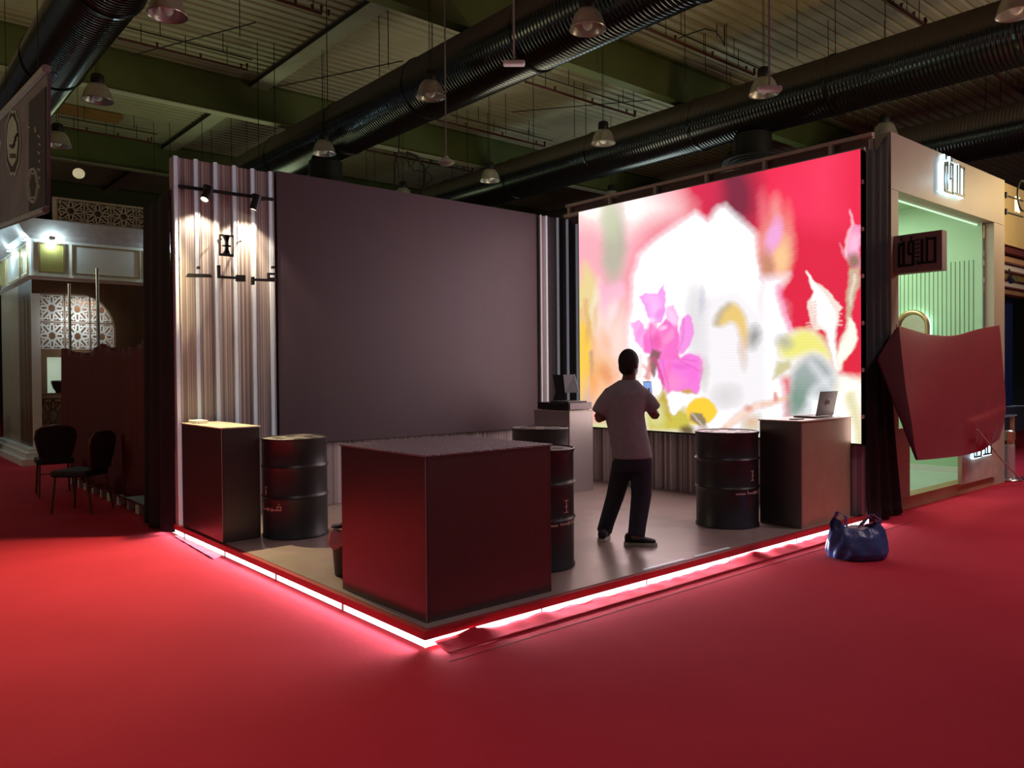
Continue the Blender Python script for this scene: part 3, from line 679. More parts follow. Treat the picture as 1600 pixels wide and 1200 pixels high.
# ================================================================== DRUMS
def drum(label, px, D, text_px, py_mark, r=.30, h=.90):
    c = at_d(px, 740, D); c.z = .102
    t = thing('steel_drum', label, 'drum', c, 'black drums used as tables')
    pr = [(r-.006, 0), (r, .004), (r, .02), (r-.008, .03)]
    for hz in (.375, .645): pr += [(r-.008, hz-.028), (r-.004, hz-.014), (r+.006, hz), (r-.004, hz+.014), (r-.008, hz+.028)]
    pr += [(r-.008, h-.03), (r, h-.02), (r, h), (r-.006, h+.003), (r-.014, h-.002), (r-.014, h-.012)]
    MB().lathe(pr, c, 64).build('body', 'drum', t, smooth=True)
    lid = MB().lathe([(0.001, h-.012), (r-.016, h-.012), (r-.016, h-.006), (.001, h-.006)], c, 48).build('lid', 'drumtop', t)
    for k in range(6):
        a = k*PI/3+.3; cc = c+Vector((.17*math.cos(a), .17*math.sin(a), h-.006))
        MB().lathe([(.001, 0), (.045, 0), (.045, .002), (.001, .002)], cc, 16).build('lid_mark', 'black', lid)
    # lettering wrapped around the body
    half = r*F_PX/D; s = max(-.97, min(.97, (text_px-px)/half))
    view = math.atan2(CAM.y-c.y, CAM.x-c.x); ang0 = view+math.asin(s)   # angle of the mark
    def strokes(polys, u0, zc, sc):
        mb = MB()
        for P in polys:
            # subdivide the polygon's bounding quad: thin blocks that follow the curve
            us = [p[0] for p in P]; vs_ = [p[1] for p in P]
            n = max(1, int((max(us)-min(us))*sc/.012))
            for i in range(n):
                a = min(us)+(max(us)-min(us))*i/n; b = min(us)+(max(us)-min(us))*(i+1)/n; V = []
                for (rr) in (r-.0075, r-.0045):
                    for uu in (a, b):
                        th = ang0+((uu-u0)*sc)/r
                        for vv in (min(vs_), max(vs_)):
                            V.append((c.x+rr*math.cos(th), c.y+rr*math.sin(th), zc-vv*sc))
                mb.add(V, [(0, 1, 3, 2), (4, 6, 7, 5), (0, 4, 5, 1), (2, 3, 7, 6), (0, 2, 6, 4), (1, 5, 7, 3)])
        return mb
    blocks = [[(0, 0), (36, 5)], [(16, -12), (20, -8)], [(44, -16), (48, 4)], [(48, 0), (74, 4)], [(74, -4), (88, 6)], [(97, -4), (101, 9)], [(92, 0), (101, 4)], [(101, 0), (120, 4)],
              [(120, 0), (136, 4)], [(120, -9), (124, 0)], [(132, -9), (136, 4)], [(120, -11), (136, -8)], [(126, -19), (130, -15)]]
    sc = .38/136
    D0 = D-.8*r*math.sqrt(max(0, 1-s*s)); zc = CAM.z-(py_mark+26-582)*D0/F_PX
    strokes(blocks, 68, zc, sc).build('lettering', 'copper', t)
    zm = CAM.z-(py_mark-582)*D0/F_PX
    strokes([[(-10, -20), (10, -17)], [(-10, 17), (10, 20)], [(-2, -20), (2, 20)], [(-6, -2), (6, 2)]], 0, zm, sc*.85).build('mark', 'copper', t)
    return t
drum('black drum with beige-lit lid standing right of the beige-topped counter', 461, 7.32, 417, 762)
drum('black drum half hidden behind the right end of the front corner counter, nearest the camera', 837, 6.08, 884, 790)
drum('black drum behind the front corner counter with only its upper part showing', 844, 8.3, 800, 760)
drum('black drum standing in front of the glowing screen left of the laptop counter', 1136, 7.62, 1174, 744)

# trash bin
c = Vector((.30, 1.46, .102))
t = thing('waste_bin', 'small dark bin with a grey bag behind the left end of the front counter', 'bin', c)
MB().lathe([(.085, 0), (.09, .01), (.115, .34), (.12, .345), (.112, .345), (.08, .02), (.001, .02)], c, 32).build('body', 'black', t, smooth=True)
MB().grid(lambda u, v: (c.x+(.118+.008*math.sin(u*40)+.02*v)*math.cos(u*2*PI), c.y+(.118+.008*math.sin(u*40)+.02*v)*math.sin(u*2*PI), c.z+.36-v*(.12+.03*math.sin(u*25))), 60, 4).build('bin_bag', mat('grey_bag_film', (.32, .22, .22), .4), t, smooth=True, solid=.001)

# ================================================================== TILL, LAPTOP, CUPS
t = thing('cash_drawer', 'flat black till drawer on the silver-grey counter in the corner', 'cash drawer', (4.45, 3.4, 1.111))
MB().box(4.235, 4.64, 3.10, 3.66, 1.118, 1.205).build('body', 'black', t, bevel=.003)
MB().box(4.25, 4.63, 3.088, 3.099, 1.122, 1.20).build('front_plate', mat('grey_drawer_front', (.20, .16, .16), .45, .3), t)
for x in (4.27, 4.6):
    for y in (3.13, 3.6): MB().box(x, x+.02, y, y+.02, 1.111, 1.118).build('foot', 'black', t)
t = thing('till_screen', 'black till screen on a bent stand on top of the till drawer, seen from behind', 'monitor', (4.4, 3.3, 1.206))
cx = Vector((4.36, 3.38, 1.206))
q = lambda px, py, D: at_d(px, py, D)
D = 8.65
a = [q(878, 586, D), q(897, 586, D), q(904, 613, D), q(884, 614, D)]
nrm = CF*.02
MB().prism([q(880, 585.5, D-.02), q(897, 585, D+.10), q(904, 613, D+.10), q(883, 614, D-.02)], nrm*.9).build('screen', 'black', t)
MB().prism([q(897, 585, D+.10), q(898.4, 585, D+.10), q(905.5, 614, D+.10), q(904, 614, D+.10)], nrm).build('screen_edge', 'alu', t)
MB().prism([q(863.5, 585, D), q(881, 586, D), q(884, 613, D), q(879, 626, D), q(864, 626, D), q(868, 612, D), q(866, 601, D)], nrm*3).build('stand', 'black', t)
b0 = Vector((4.30, 3.14, 1.206)); MB().box(4.27, 4.60, 3.14, 3.46, 1.2055, 1.222).build('base', 'black', t, bevel=.004)

t = thing('laptop', 'open dark laptop on the tan-fronted counter with its lid back to the aisle', 'laptop', (4.85, .25, 1.111))
lx0, lx1, ly = 4.70, 5.04, .155
MB().box(lx0, lx1, ly, ly+.235, 1.113, 1.129).build('base', 'laptop', t, bevel=.003)
MB().box(lx0+.02, lx1-.02, ly+.09, ly+.22, 1.1292, 1.1302).build('keyboard', 'black', t)
lid = MB().prism([(lx0, ly, 1.131), (lx1, ly, 1.131), (lx1+.0, ly-.05, 1.372), (lx0, ly-.05, 1.372)], (0, -.007, 0)).build('lid', 'laptop', t)
cc = Vector(((lx0+lx1)/2, ly-.036, 1.262))
ring = [cc+Vector((.030*math.cos(k*PI/12), -.001-.006*math.sin(k*PI/12), .030*math.sin(k*PI/12))) for k in range(24)]
MB().tube(ring, .0022, 6, close=True).tube([cc+Vector((-.006, -.001, .014)), cc+Vector((-.009, .001, -.012))], .0014, 6).tube([cc+Vector((.009, -.001, .014)), cc+Vector((.004, .001, -.012))], .0014, 6).build('logo', 'steel', lid)
for i, (x, y, lb) in enumerate(((5.12, .20, 'clear plastic cup right beside the laptop, nearer the laptop'), (5.18, .16, 'clear plastic cup at the outer end of the laptop counter'))):
    o = MB().lathe([(.026, 0), (.034, .085), (.0325, .085), (.025, .004), (.001, .004)], (x, y, 1.111), 24).build('plastic_cup', 'glass', smooth=True, origin=(x, y, 1.111)); tag(o, lb, 'cup', 'cups beside the laptop')
o = MB().box(4.36, 4.50, .16, .24, 1.111, 1.120).build('mobile_phone', 'black', bevel=.004); tag(o, 'black phone lying flat on the left end of the laptop counter', 'phone')

# ================================================================== PERSON
def man():
    base = Vector((2.52, .73, .102)); DR = (base-CAM).dot(CF)
    H = Vector((CF.x, CF.y, 0)).normalized()          # away from the viewer
    Rt = Vector((H.y, -H.x, 0))                        # viewer's right
    def J(px, py, d=0.): return at_d(px, py, DR+d)
    def ring(c, rx, ry, tilt=0., n=20, yaw=0.):
        a = (Rt*math.cos(yaw)+H*math.sin(yaw)); b = (H*math.cos(yaw)-Rt*math.sin(yaw)); up = Vector((0, 0, 1))
        a = a*math.cos(tilt)+up*math.sin(tilt)
        return [c+a*(rx*math.cos(2*PI*k/n))+b*(ry*math.sin(2*PI*k/n)) for k in range(n)]
    t = thing('person', 'person in grey t-shirt and dark jeans seen from behind, holding up a phone', 'person', (base.x, base.y, .102))
    # joints
    lf, rf = J(947, 840, .32), J(992, 850, -.17)
    la, ra = J(944, 829, .30), J(994, 836, -.12)
    lk, rk = J(961, 776, .15), J(1002, 775, -.03)
    lh, rh = J(974, 716, .03), J(1002, 716, .0)
    ls, rs = J(951, 609, 0), J(1006, 609, .02)
    le, re = J(934, 654, -.02), J(1024, 650, .02)
    lw, rw = J(985, 634, .26), J(1010, 620, .27)
    yawT = .15
    B = MB()
    # torso, neck
    B.rings([ring(J(989, 722), .150, .105), ring(J(985, 700), .145, .10), ring(J(980, 670), .145, .10), ring(J(977, 640), .155, .105), ring(J(978, 618), .165, .10), ring(J(979, 606), .13, .08), ring(J(981, 600), .07, .065), ring(J(983, 590), .058, .06), ring(J(984, 580), .056, .06)])
    B.tube([ls+Rt*.035+Vector((0, 0, -.035)), le], [.044, .040], 14); B.tube([rs-Rt*.035+Vector((0, 0, -.035)), re], [.044, .040], 14)
    B.tube([le, le*.5+lw*.5, lw], [.040, .037, .026], 14); B.tube([re, re*.5+rw*.5, rw], [.040, .037, .026], 14)
    B.tube([lh, lk, la], [.085, .058, .040], 16); B.tube([rh, rk, ra], [.085, .058, .040], 16)
    B.tube([la, la+Vector((0, 0, -.05))], [.04, .042], 12); B.tube([ra, ra+Vector((0, 0, -.03))], [.04, .042], 12)
    # head: skull, jaw, nose, ears
    hc = J(983, 568, .0); face = (H*.75+Rt*.65).normalized(); sd = Vector((face.y, -face.x, 0))
    B.ell(hc, sd*.076, face*.095, Vector((0, 0, .112)), 20, 14)
    B.ell(hc+face*.035+Vector((0, 0, -.055)), sd*.056, face*.062, Vector((0, 0, .068)), 16, 10)
    B.ell(hc+face*.10+Vector((0, 0, -.015)), sd*.013, face*.02, Vector((0, 0, .024)), 10, 8)
    B.ell(hc+face*.092+Vector((0, 0, -.052)), sd*.024, face*.012, Vector((0, 0, .010)), 10, 8)
    for s in (-1, 1):
        B.ell(hc+sd*s*.078+face*-.005+Vector((0, 0, -.015)), sd*.010, face*.020, Vector((0, 0, .032)), 10, 8)
    # hands with five fingers, closed on the phone
    ph = J(1012, 608, .34)
    def hand(wr, s):
        c = wr+(ph+Rt*(s*.035)+Vector((0, 0, -.03))-wr)*.45
        d = (ph-wr).normalized()
        B.tube([wr, wr+(c-wr)*.6, c], [.026, .034, .030], 12)
        for k in range(4):
            off = Vector((0, 0, .026-.018*k)); p1 = c+off+d*.02; p2 = p1+d*(.035-.004*abs(k-1))+H*.01; p3 = p2-Rt*(s*.026)
            B.tube([p1, p2, p3], [.0095, .0088, .007], 8)
        B.tube([c-H*.01, c+d*.03-H*.018+Vector((0, 0, .012)), c+d*.055-H*.012-Rt*(s*.012)], [.0115, .010, .008], 8)
    hand(lw, -1); hand(rw, 1)
    body = B.build('body', 'skin', t); remesh(body, .0075, 2)
    # eyes
    for s in (-1, 1):
        o = MB().ell(hc+face*.088+sd*s*.030+Vector((0, 0, .008)), sd*.010, face*.008, Vector((0, 0, .007)), 10, 8).build('eye', 'white', t, smooth=True)
    # hair
    Hh = MB()
    Hh.ell(hc+Vector((0, 0, .020))-face*.010, sd*.084, face*.098, Vector((0, 0, .108)), 20, 14)
    Hh.ell(hc-face*.028+Vector((0, 0, -.030)), sd*.078, face*.072, Vector((0, 0, .075)), 16, 10)
    hair = Hh.build('hair', 'hair', t); remesh(hair, .008, 2)
    # t-shirt
    T = MB()
    T.rings([ring(J(988, 716), .172, .135), ring(J(986, 700), .170, .132), ring(J(981, 675), .166, .128), ring(J(976, 650), .170, .128), ring(J(976, 630), .178, .126), ring(J(977, 615), .186, .118, 0), ring(J(978, 606), .165, .10), ring(J(980, 599), .115, .085), ring(J(982, 593.5), .078, .072)])
    T.tube([ls+Vector((0, 0, -.02))+Rt*.03, ls*.5+le*.5, le+Vector((0, 0, .045))], [.066, .068, .062], 16)
    T.tube([rs+Vector((0, 0, -.02))-Rt*.03, rs*.5+re*.5, re+Vector((0, 0, .05))], [.066, .068, .062], 16)
    sh = T.build('t_shirt', 'shirt', t); remesh(sh, .012, 4)
    # jeans
    Jn = MB()
    Jn.rings([ring(J(988, 704), .158, .120), ring(J(989, 722), .166, .124), ring(J(988, 735), .164, .118)])
    Jn.tube([lh+Vector((0, 0, -.04)), lk, la*.7+lk*.3, la+Vector((0, 0, -.01))], [.095, .078, .068, .068], 18)
    Jn.tube([rh+Vector((0, 0, -.04)), rk, ra*.7+rk*.3, ra+Vector((0, 0, -.01))], [.095, .086, .074, .072], 18)
    jn = Jn.build('jeans', 'jeans', t); remesh(jn, .011, 3)
    # shoes
    def shoe(p, dirv, L, a):
        d = Vector(dirv).normalized(); s = Vector((d.y, -d.x, 0)); g = Vector((p.x, p.y, .102))
        S = MB()
        sec = [(-.075, .030, .055), (-.06, .038, .080), (-.01, .042, .088), (.05, .044, .062), (.11, .048, .046), (.155, .044, .036), (.185, .028, .026)]
        rs = []
        for x, wd, hh in sec:
            rs.append([g+d*x+s*(wd*math.cos(2*PI*k/16))+Vector((0, 0, .024+hh*.5+hh*.5*math.sin(2*PI*k/16))) for k in range(16)])
        S.rings(rs); so = S.build('shoe', 'shoe', t, smooth=True)
        S2 = MB(); pr = [(-.085, .0), (-.075, .034), (-.03, .046), (.05, .048), (.12, .052), (.17, .046), (.195, .026), (.20, 0)]
        out = [g+d*x+s*wd for x, wd in pr]+[g+d*x-s*wd for x, wd in pr[::-1][1:-1]]
        S2.prism(out, (0, 0, .028)).build('sole', 'sole', so, bevel=.004)
        for k in range(4):
            c = g+d*(.035+.022*k)+Vector((0, 0, .092-.010*k)); MB().tube([c-s*.022, c+Vector((0, 0, .005)), c+s*.022], .003, 6).build('lace', 'sole', so)
    shoe(Vector((2.54, .97, 0)), H*1.0+Rt*.25, .27, 0)
    shoe(on_z(990, 852, .102), Rt*1.0-H*.12, .29, 0)
    # phone
    o = thing('mobile_phone', 'small lit phone held up in front of the man', 'phone', ph)
    MB().obox(ph, Rt*.036, (H*.3+Vector((0, 0, 1))).normalized()*.072, H*.004).build('case', 'black', o)
    MB().obox(ph-H*.0055, Rt*.033, (H*.3+Vector((0, 0, 1))).normalized()*.066, H*.0008).build('display', 'phone', o)
man()

# ================================================================== CURTAINS
def sheet(name, label, fn, nu, nv, m, cat='curtain', solid=.004):
    return tag(MB().grid(fn, nu, nv).build(name, m, smooth=True, solid=solid), label, cat)
# black cloth left of the column (plane x = 0)
def bl(u, v):
    y = 4.36+.80*u; top = 3.45-.05*u-.06*math.sin(u*PI); z = top*(1-v)+.02*v
    x = -.03+.03*math.sin(u*17+v*1.5)*(.4+v)-.05*v*math.sin(u*PI)
    return (x, y+.05*v*u, z)
sheet('black_curtain', 'black cloth hanging from the striped column down to the carpet on its left', bl, 50, 40, 'fabric_black')
def br(u, v):
    y = -.075+.12*u-.03*v
    xr = on_y(1390 if v < .45 else 1390+22*((v-.45)/.55)**1.3, 600, .045-.03*v).x; x = 5.28+(xr-5.28)*u
    top = 3.80+.30*u-.14*math.sin(min(1, u/.8)*PI)*.6
    z = top*(1-v)+.02*v+.05*v*(1-u)*math.sin(u*3)
    return (x, y+.028*math.sin(u*20+1.2*math.sin(v*3))*(.3+.7*v), z)
sheet('black_curtain', 'black cloth hanging between the glowing screen and the white stand', br, 60, 40, 'fabric_black')
# wine red cloth wall at the left
def rl(u, v):
    y = 4.75+4.9*u
    tops = [(4.75, 2.12), (5.06, 2.04), (5.6, 1.94), (6.25, 1.90), (6.8, 1.94), (7.28, 2.0), (7.7, 1.93), (8.07, 1.90), (8.7, 1.93), (9.4, 2.0), (9.7, 2.0)]
    for (a, b), (c, d) in zip(tops, tops[1:]):
        if a <= y <= c+.001: zt = b+(d-b)*(y-a)/(c-a)
    bots = [(4.75, .30), (5.19, .34), (5.6, .25), (6.3, .15), (8.6, .12), (9.7, .5)]
    for (a, b), (c, d) in zip(bots, bots[1:]):
        if a <= y <= c+.001: zb = b+(d-b)*(y-a)/(c-a)
    return (.03+.02*math.sin(y*9)+.015*math.sin(y*23+v*2), y, zt*(1-v)+zb*v)
sheet('red_curtain', 'long dark wine-red cloth stretched along the neighbouring stand at the left', rl, 140, 16, 'fabric_wine')
t = thing('timber_base_frame', 'raised timber and board base under the wine-red cloth at the left', 'platform', (.3, 7, 0))
MB().box(.06, .9, 4.9, 9.6, .10, .13).build('top_board', 'wood', t)
for k in range(11): MB().box(.05, .12, 5.0+k*.42, 5.06+k*.42+.04*(k % 3), .001, .099).build('block', 'ply', t)
o = MB().box(.045, .055, 5.12, 5.55, .16, .33).build('white_board', 'white'); tag(o, 'pale board edge showing under the wine-red cloth near the black cloth', 'board')
# red cloth over the white stand front
def bez(pts, t):
    n = len(pts)-1; f = t*n; i = min(int(f), n-1); g = f-i; p0, p1, p2, p3 = pts[max(i-1, 0)], pts[i], pts[i+1], pts[min(i+2, n)]
    return .5*((2*p1)+(-p0+p2)*g+(2*p0-5*p1+4*p2-p3)*g*g+(-p0+3*p1-3*p2+p3)*g**3)
def coons(top, bot, lef, rig):
    def fn(u, v):
        T, Bq, Lq, Rq = bez(top, u), bez(bot, u), bez(lef, v), bez(rig, v)
        p = T*(1-v)+Bq*v+Lq*(1-u)+Rq*u-(top[0]*(1-u)*(1-v)+top[-1]*u*(1-v)+bot[0]*(1-u)*v+bot[-1]*u*v)
        return p
    return fn
q = lambda x, y, Y: on_y(x, y, Y)
top = [q(1400, 507, -.02), q(1422, 514, -.04), q(1455, 523, -.06), q(1490, 524, -.06), q(1530, 514, -.04), q(1562, 508, -.02)]
bot = [q(1431, 719, -.42), q(1460, 717, -.34), q(1503, 712, -.25), q(1530, 704, -.2), q(1562, 686, -.15)]
lef = [top[0], q(1410, 590, -.16), q(1422, 660, -.32), bot[0]]
rig = [top[-1], q(1565, 560, -.08), q(1570, 640, -.16), bot[-1]]
cf = coons(top, bot, lef, rig)
def redr(u, v):
    p = cf(u, v).copy(); e = math.sin(PI*u)*math.sin(PI*v)
    p.y -= .05*e
    # the knee-high desk edge behind pushes the cloth out: a step at v~.62 on the right part
    k = max(0, min(1, (u-.52)/.08))*max(0, min(1, (.97-u)/.05))
    s = 1/(1+math.exp(-(v-.63)*110)); p.y -= .045*k*s*min(1, (1-v)/.22)
    
    # gather where the cord is tied
    du = (u-.76)*3.2; dv = (v-.86); rr = math.sqrt(du*du*.5+dv*dv)
    p.y -= .05*math.exp(-rr*rr*60)+.006*math.sin(du*38)*math.exp(-rr*rr*16)
    p.y += .01*math.sin(u*9+v*4)
    return p
sheet('red_curtain', 'bright red satin cloth pulled across the front of the white stand at the right', redr, 120, 110, 'fabric_red')
MT['flap'] = mat('shaded_wine_cloth', (.040, .004, .008), .9, 0, .06, 6, spec=.1)  # shade of the turned-back fold is put into the colour
fl_top = [q(1400, 500, -.03), q(1385, 530, -.10), q(1369, 562, -.2)]
def flap(u, v):
    a = bez([q(1404, 506, -.03), q(1414, 600, -.20), q(1424, 660, -.34), q(1431, 719, -.43)], v)
    b0, b1, b2 = q(1398, 515, -.06), q(1370, 562, -.2), q(1430, 717, -.44)
    b = b0+(b1-b0)*(v/.22) if v < .22 else b1+(b2-b1)*((v-.22)/.78)
    p = a*(1-u)+b*u; p.y += -.02*math.sin(u*PI)
    return p
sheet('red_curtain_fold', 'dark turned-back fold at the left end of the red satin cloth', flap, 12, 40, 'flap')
# cord
knot = q(1527, 671, -.36); end = Vector((9.75, -.12, .04)); mid = (knot+end)/2+Vector((0, 0, -.03))
tag(MB().tube([knot, knot*.5+mid*.5, mid, end], .009, 8).build('cord', mat('pale_cord', (.45, .36, .30), .8), smooth=True), 'thin pale cord pulling the red satin cloth towards the right', 'cord')

# ================================================================== WHITE STAND (RIGHT)
t = thing('white_stand', 'cream fronted exhibition stand with mint interior right of the glowing screen', 'exhibition stand', (8, .1, 0))
FY = .10
MB().box(6.24, 9.76, FY, FY+.18, 3.56, 4.18).build('fascia', 'cream', t)
MB().box(6.24, 6.42, FY, FY+.18, .0, 3.555).build('post', 'cream', t)
MB().box(9.36, 9.76, FY, FY+.12, .0, 3.555).build('post', 'cream', t)
MB().box(6.24, 6.27, FY+.19, 3.4, .0, 4.15).build('side_wall', 'ply', t)
MB().box(6.42, 9.36, FY, FY+.16, .0, .14).build('plinth', 'oak', t)
MB().box(6.421, on_y(1422, 740, FY).x, FY+.001, FY+.12, .141, .92).build('low_post', 'cream', t)
dx = on_y(1503, 740, FY-.06).x
MB().box(6.42, 9.36, FY+.17, 3.4, .08, .13).build('tile_floor', 'mintfloor', t)
MB().box(9.30, 9.355, FY+.125, 3.4, .13, 3.9).build('inner_wall', 'mint', t)
MB().box(6.28, 9.36, 3.4, 3.45, .0, 3.9).build('rear_wall', 'mint', t)
MB().box(6.28, 9.75, FY+.19, 3.4, 3.9, 3.94).build('inner_ceiling', 'mint', t)
mb = MB(); k = .33; gz = on_x(1482, 410, 9.3).z
while k < 3.35: mb.box(9.296, 9.2995, k, k+.009, 1.0, gz); k += .0575
mb.build('wall_groove', 'mintdark', t)
MB().box(9.28, 9.2995, .35, 3.38, .13, .21).build('skirting', 'white', t)
mb = MB().box(6.425, 6.445, FY+.185, FY+.2, .2, 3.54).box(6.425, 9.35, FY+.185, FY+.2, 3.535, 3.552).box(9.338, 9.352, FY-.01, FY-.002, .18, .75)
mb.build('edge_light', mat('pale_edge_light', (.7, .9, .75), .5, emit=(.62, .9, .66), estr=1.0), t)
# front desk with sign
MB().box(dx, 9.34, FY-.06, FY-.012, .14, 1.0).build('desk_front', mat('pinkish_desk', (.50, .38, .30), .5), t)
MB().box(dx, 9.34, FY-.08, FY+.4, 1.0, 1.03).build('desk_top', 'white', t)
area('white_stand_downlight', (7.9, 1.7, 3.85), (7.9, 1.7, 0), 1.4, 54, (.84, 1.0, .76))
area('white_stand_wallwash', (6.8, 1.5, 3.7), (9.3, 1.5, 2.0), 1.2, 26, (.88, 1.0, .80))
# lit word on the fascia / desk, and blade sign letters: strokes of the Kufic word, x to the right 0..100, z up 0..100
KUFI = [[(1, 5, 7, 78)], [(2, 76, 18, 86)], [(13, 8, 19, 90)], [(9, 94, 12, 106)], [(1, 0, 44, 7)],
        [(38, 2, 44, 90)], [(27, 42, 32, 84)], [(27, 40, 40, 46)], [(29, 83, 42, 90)], [(34, 94, 38, 106)],
        [(61, 8, 67, 92)], [(50, 3, 100, 10)], [(74, 10, 79, 95)], [(77, 86, 99, 93)], [(94, 8, 100, 92)]]
RUNG = [[(47, 14+k*15, 57, 17+k*15)] for k in range(6)]
def kufi(parent, name, m, org, ux, uz, th, w, h, rung=True, only=None):
    for st in KUFI+(RUNG if rung else []):
        for (a, b, c, d) in st:
            if only and d < only: pass
            P = [Vector(org)+Vector(ux)*(x/100*w)+Vector(uz)*(z/100*h) for x, z in ((a, b), (c, b), (c, d), (a, d))]
            MB().prism(P, th).build(name, m, parent)
s1 = thing('lit_word_sign', 'backlit blue-white Arabic word on the cream fascia of the white stand', 'sign', (7.85, .05, 3.7))
oa, ob = on_y(1474, 303, .05), on_y(1506, 312, .05); ta = on_y(1474, 248, .05)
wdt = ob.x-oa.x; hgt = .42; zb = (on_y(1490, 308, .05)).z+.02
kufi(s1, 'letter_face', 'black', (oa.x, .035, zb), (1, 0, 0), (0, 0, 1), (0, .012, 0), wdt, hgt, False)
kufi(s1, 'letter_halo', 'halo', (oa.x-.02, .055, zb-.008), (1, 0, 0), (0, 0, 1), (0, .035, 0), wdt+.012, hgt+.02, True)
point('lit_word_glow', (oa.x+wdt/2-.1, -.03, zb+.2), 2.2, (.35, .75, 1.0), .06)
s2 = thing('desk_word_sign', 'backlit blue-white Arabic word on the desk under the red cloth', 'sign', (8.6, .02, .3))
oa, ob = on_y(1519, 716, .03), on_y(1547, 713, .03)
kufi(s2, 'letter_face', 'black', (oa.x, .008, oa.z), (1, 0, 0), (0, 0, 1), (0, .008, 0), ob.x-oa.x, .34, False)
kufi(s2, 'letter_halo', 'halo', (oa.x-.02, .018, oa.z-.01), (1, 0, 0), (0, 0, 1), (0, .018, 0), ob.x-oa.x+.03, .35, True)
point('desk_word_glow', (oa.x+.1, -.03, oa.z+.08), .8, (.45, .8, 1.0), .04)
s3 = thing('hanging_sign', 'brown blade sign with a black Arabic word sticking out from the white stand', 'sign', (6.3, -.15, 2.63))
MB().box(6.30, 6.43, -.40, .095, 2.625, 3.045).build('board', 'brownsign', s3, bevel=.002)
kufi(s3, 'letter', 'black', (6.299, .055, 2.70), (0, -1, 0), (0, 0, 1), (-.012, 0, 0), .40, .30, True)
# oval mirror
m_ = thing('arched_mirror', 'brass-framed round-topped mirror with glowing edge on the slatted mint wall', 'mirror', (9.28, 1.8, 1.3))
mc = on_x(1428, 520, 9.22); hw = abs(on_x(1404, 520, 9.22).y-on_x(1451, 520, 9.22).y)/2
pts = []
mc.y = (on_x(1404, 520, 9.22).y+on_x(1451, 520, 9.22).y)/2; zt = on_x(1428, 488, 9.22).z; zc = zt-hw
for k in range(25): a = PI*k/24; pts.append((9.18, mc.y+hw*math.cos(a), zc+hw*math.sin(a)))
for k in range(25): a = PI+PI*k/24; pts.append((9.18, mc.y+hw*math.cos(a), zc-.5+hw*math.sin(a)))
MB().tube(pts, .035, 8, close=True).build('frame', 'mirrorframe', m_, smooth=True)
MB().prism([(9.20, y_+(mc.y-y_)*.02, z_) for x_, y_, z_ in pts], (.01, 0, 0)).build('glass', mat('mirror_glass', (.8, .85, .85), .03, 1, .01), m_)
MB().tube([(9.255, y_, z_) for x_, y_, z_ in pts], .02, 8, close=True).build('edge_light', 'mintglow', m_, smooth=True)

# far right stand
t = thing('warm_lit_stand', 'warm yellow lit stand front with layered bands beyond the white stand', 'exhibition stand', (12, .8, 0))
MB().box(10.2, 15, .8, 1.0, 3.62, 4.62).build('fascia', 'yellow', t)
for k, m in enumerate(('fabric_wine', 'oak', 'white', 'gold', 'white', 'oak')): MB().box(10.2, 15, .82+.1*k, 1.0+.1*k, 3.50-k*.11, 3.59-k*.11).build('band', m, t)
MB().box(10.2, 15, 1.6, 1.7, .85, 2.95).build('blue_panel', 'bluewall', t)
MB().box(10.2, 15, 1.3, 1.5, .4, .84).build('low_counter', 'navy', t)
area('warm_stand_lamp', (11.0, -1.3, 4.2), (10.6, .6, 4.0), .6, 60, (1.0, .74, .34))
area('blue_stand_lamp', (12.0, .4, 2.6), (11.6, 1.6, 1.2), .6, 36, (.4, .55, 1.0))
s4 = thing('round_sign', 'round wire sign with a letter K at the right edge, held by two dark arms', 'sign', (10.4, .3, 4.2))
c = on_y(1598, 306, .15)
ring = [c+Vector((.22*math.cos(a*PI/16), 0, .22*math.sin(a*PI/16))) for a in range(32)]
MB().tube(ring, .014, 8, close=True).build('ring', 'darkmetal', s4)
for py in (305, 331): p = on_y(1570, py, .15); MB().tube([p, p+Vector((.75, 0, .02))], .013, 8).obox(p, (.02, 0, 0), (0, .03, 0), (0, 0, .04)).build('arm', 'darkmetal', s4)
kx = on_y(1588, 330, .22)
MB().prism([kx, kx+Vector((.035, 0, 0)), kx+Vector((.035, 0, .22)), kx+Vector((0, 0, .22))], (0, .02, 0)).prism([kx+Vector((.035, 0, .1)), kx+Vector((.12, 0, .22)), kx+Vector((.16, 0, .22)), kx+Vector((.07, 0, .1)), kx+Vector((.16, 0, 0)), kx+Vector((.12, 0, 0))], (0, .02, 0)).build('letter', mat('warm_lit_letter', (1, .8, .5), .5, emit=(1, .72, .35), estr=3), s4)
o = thing('ceiling_spotlight', 'small black spotlight under the banded canopy of the warm lit stand', 'lamp', on_y(1578, 432, .7))
p = on_y(1578, 432, .7); MB().tube([p, p+Vector((.06, -.03, -.07))], [.05, .07], 14).build('head', 'black', o, smooth=True); MB().tube([p, p+Vector((-.04, 0, .12))], .012, 8).build('arm', 'black', o)
for i, (x, y, lb) in enumerate(((10.0, .12, 'chrome-topped queue post right beside the white stand post'), (10.36, -.10, 'red and chrome queue post at the very right edge of the photo'))):
    b = thing('queue_post', lb, 'queue post', (x, y, 0), 'queue posts')
    MB().lathe([(.16, 0), (.17, .015), (.16, .03), (.04, .045), (.03, .05)], (x, y, 0), 24).build('base', 'steel', b, smooth=True)
    MB().lathe([(.075, .045), (.075, .50), (.06, .51)], (x, y, 0), 24).build('post', 'chrome' if i == 0 else 'glossred', b, smooth=True)
    MB().lathe([(.03, .51), (.03, .56), (.08, .57), (.08, .69), (.05, .71)], (x, y, 0), 24).build('cap', 'goldtrim', b, smooth=True)
tb = thing('glass_table', 'glass-topped table behind the queue posts', 'table', (10.9, .7, 0))
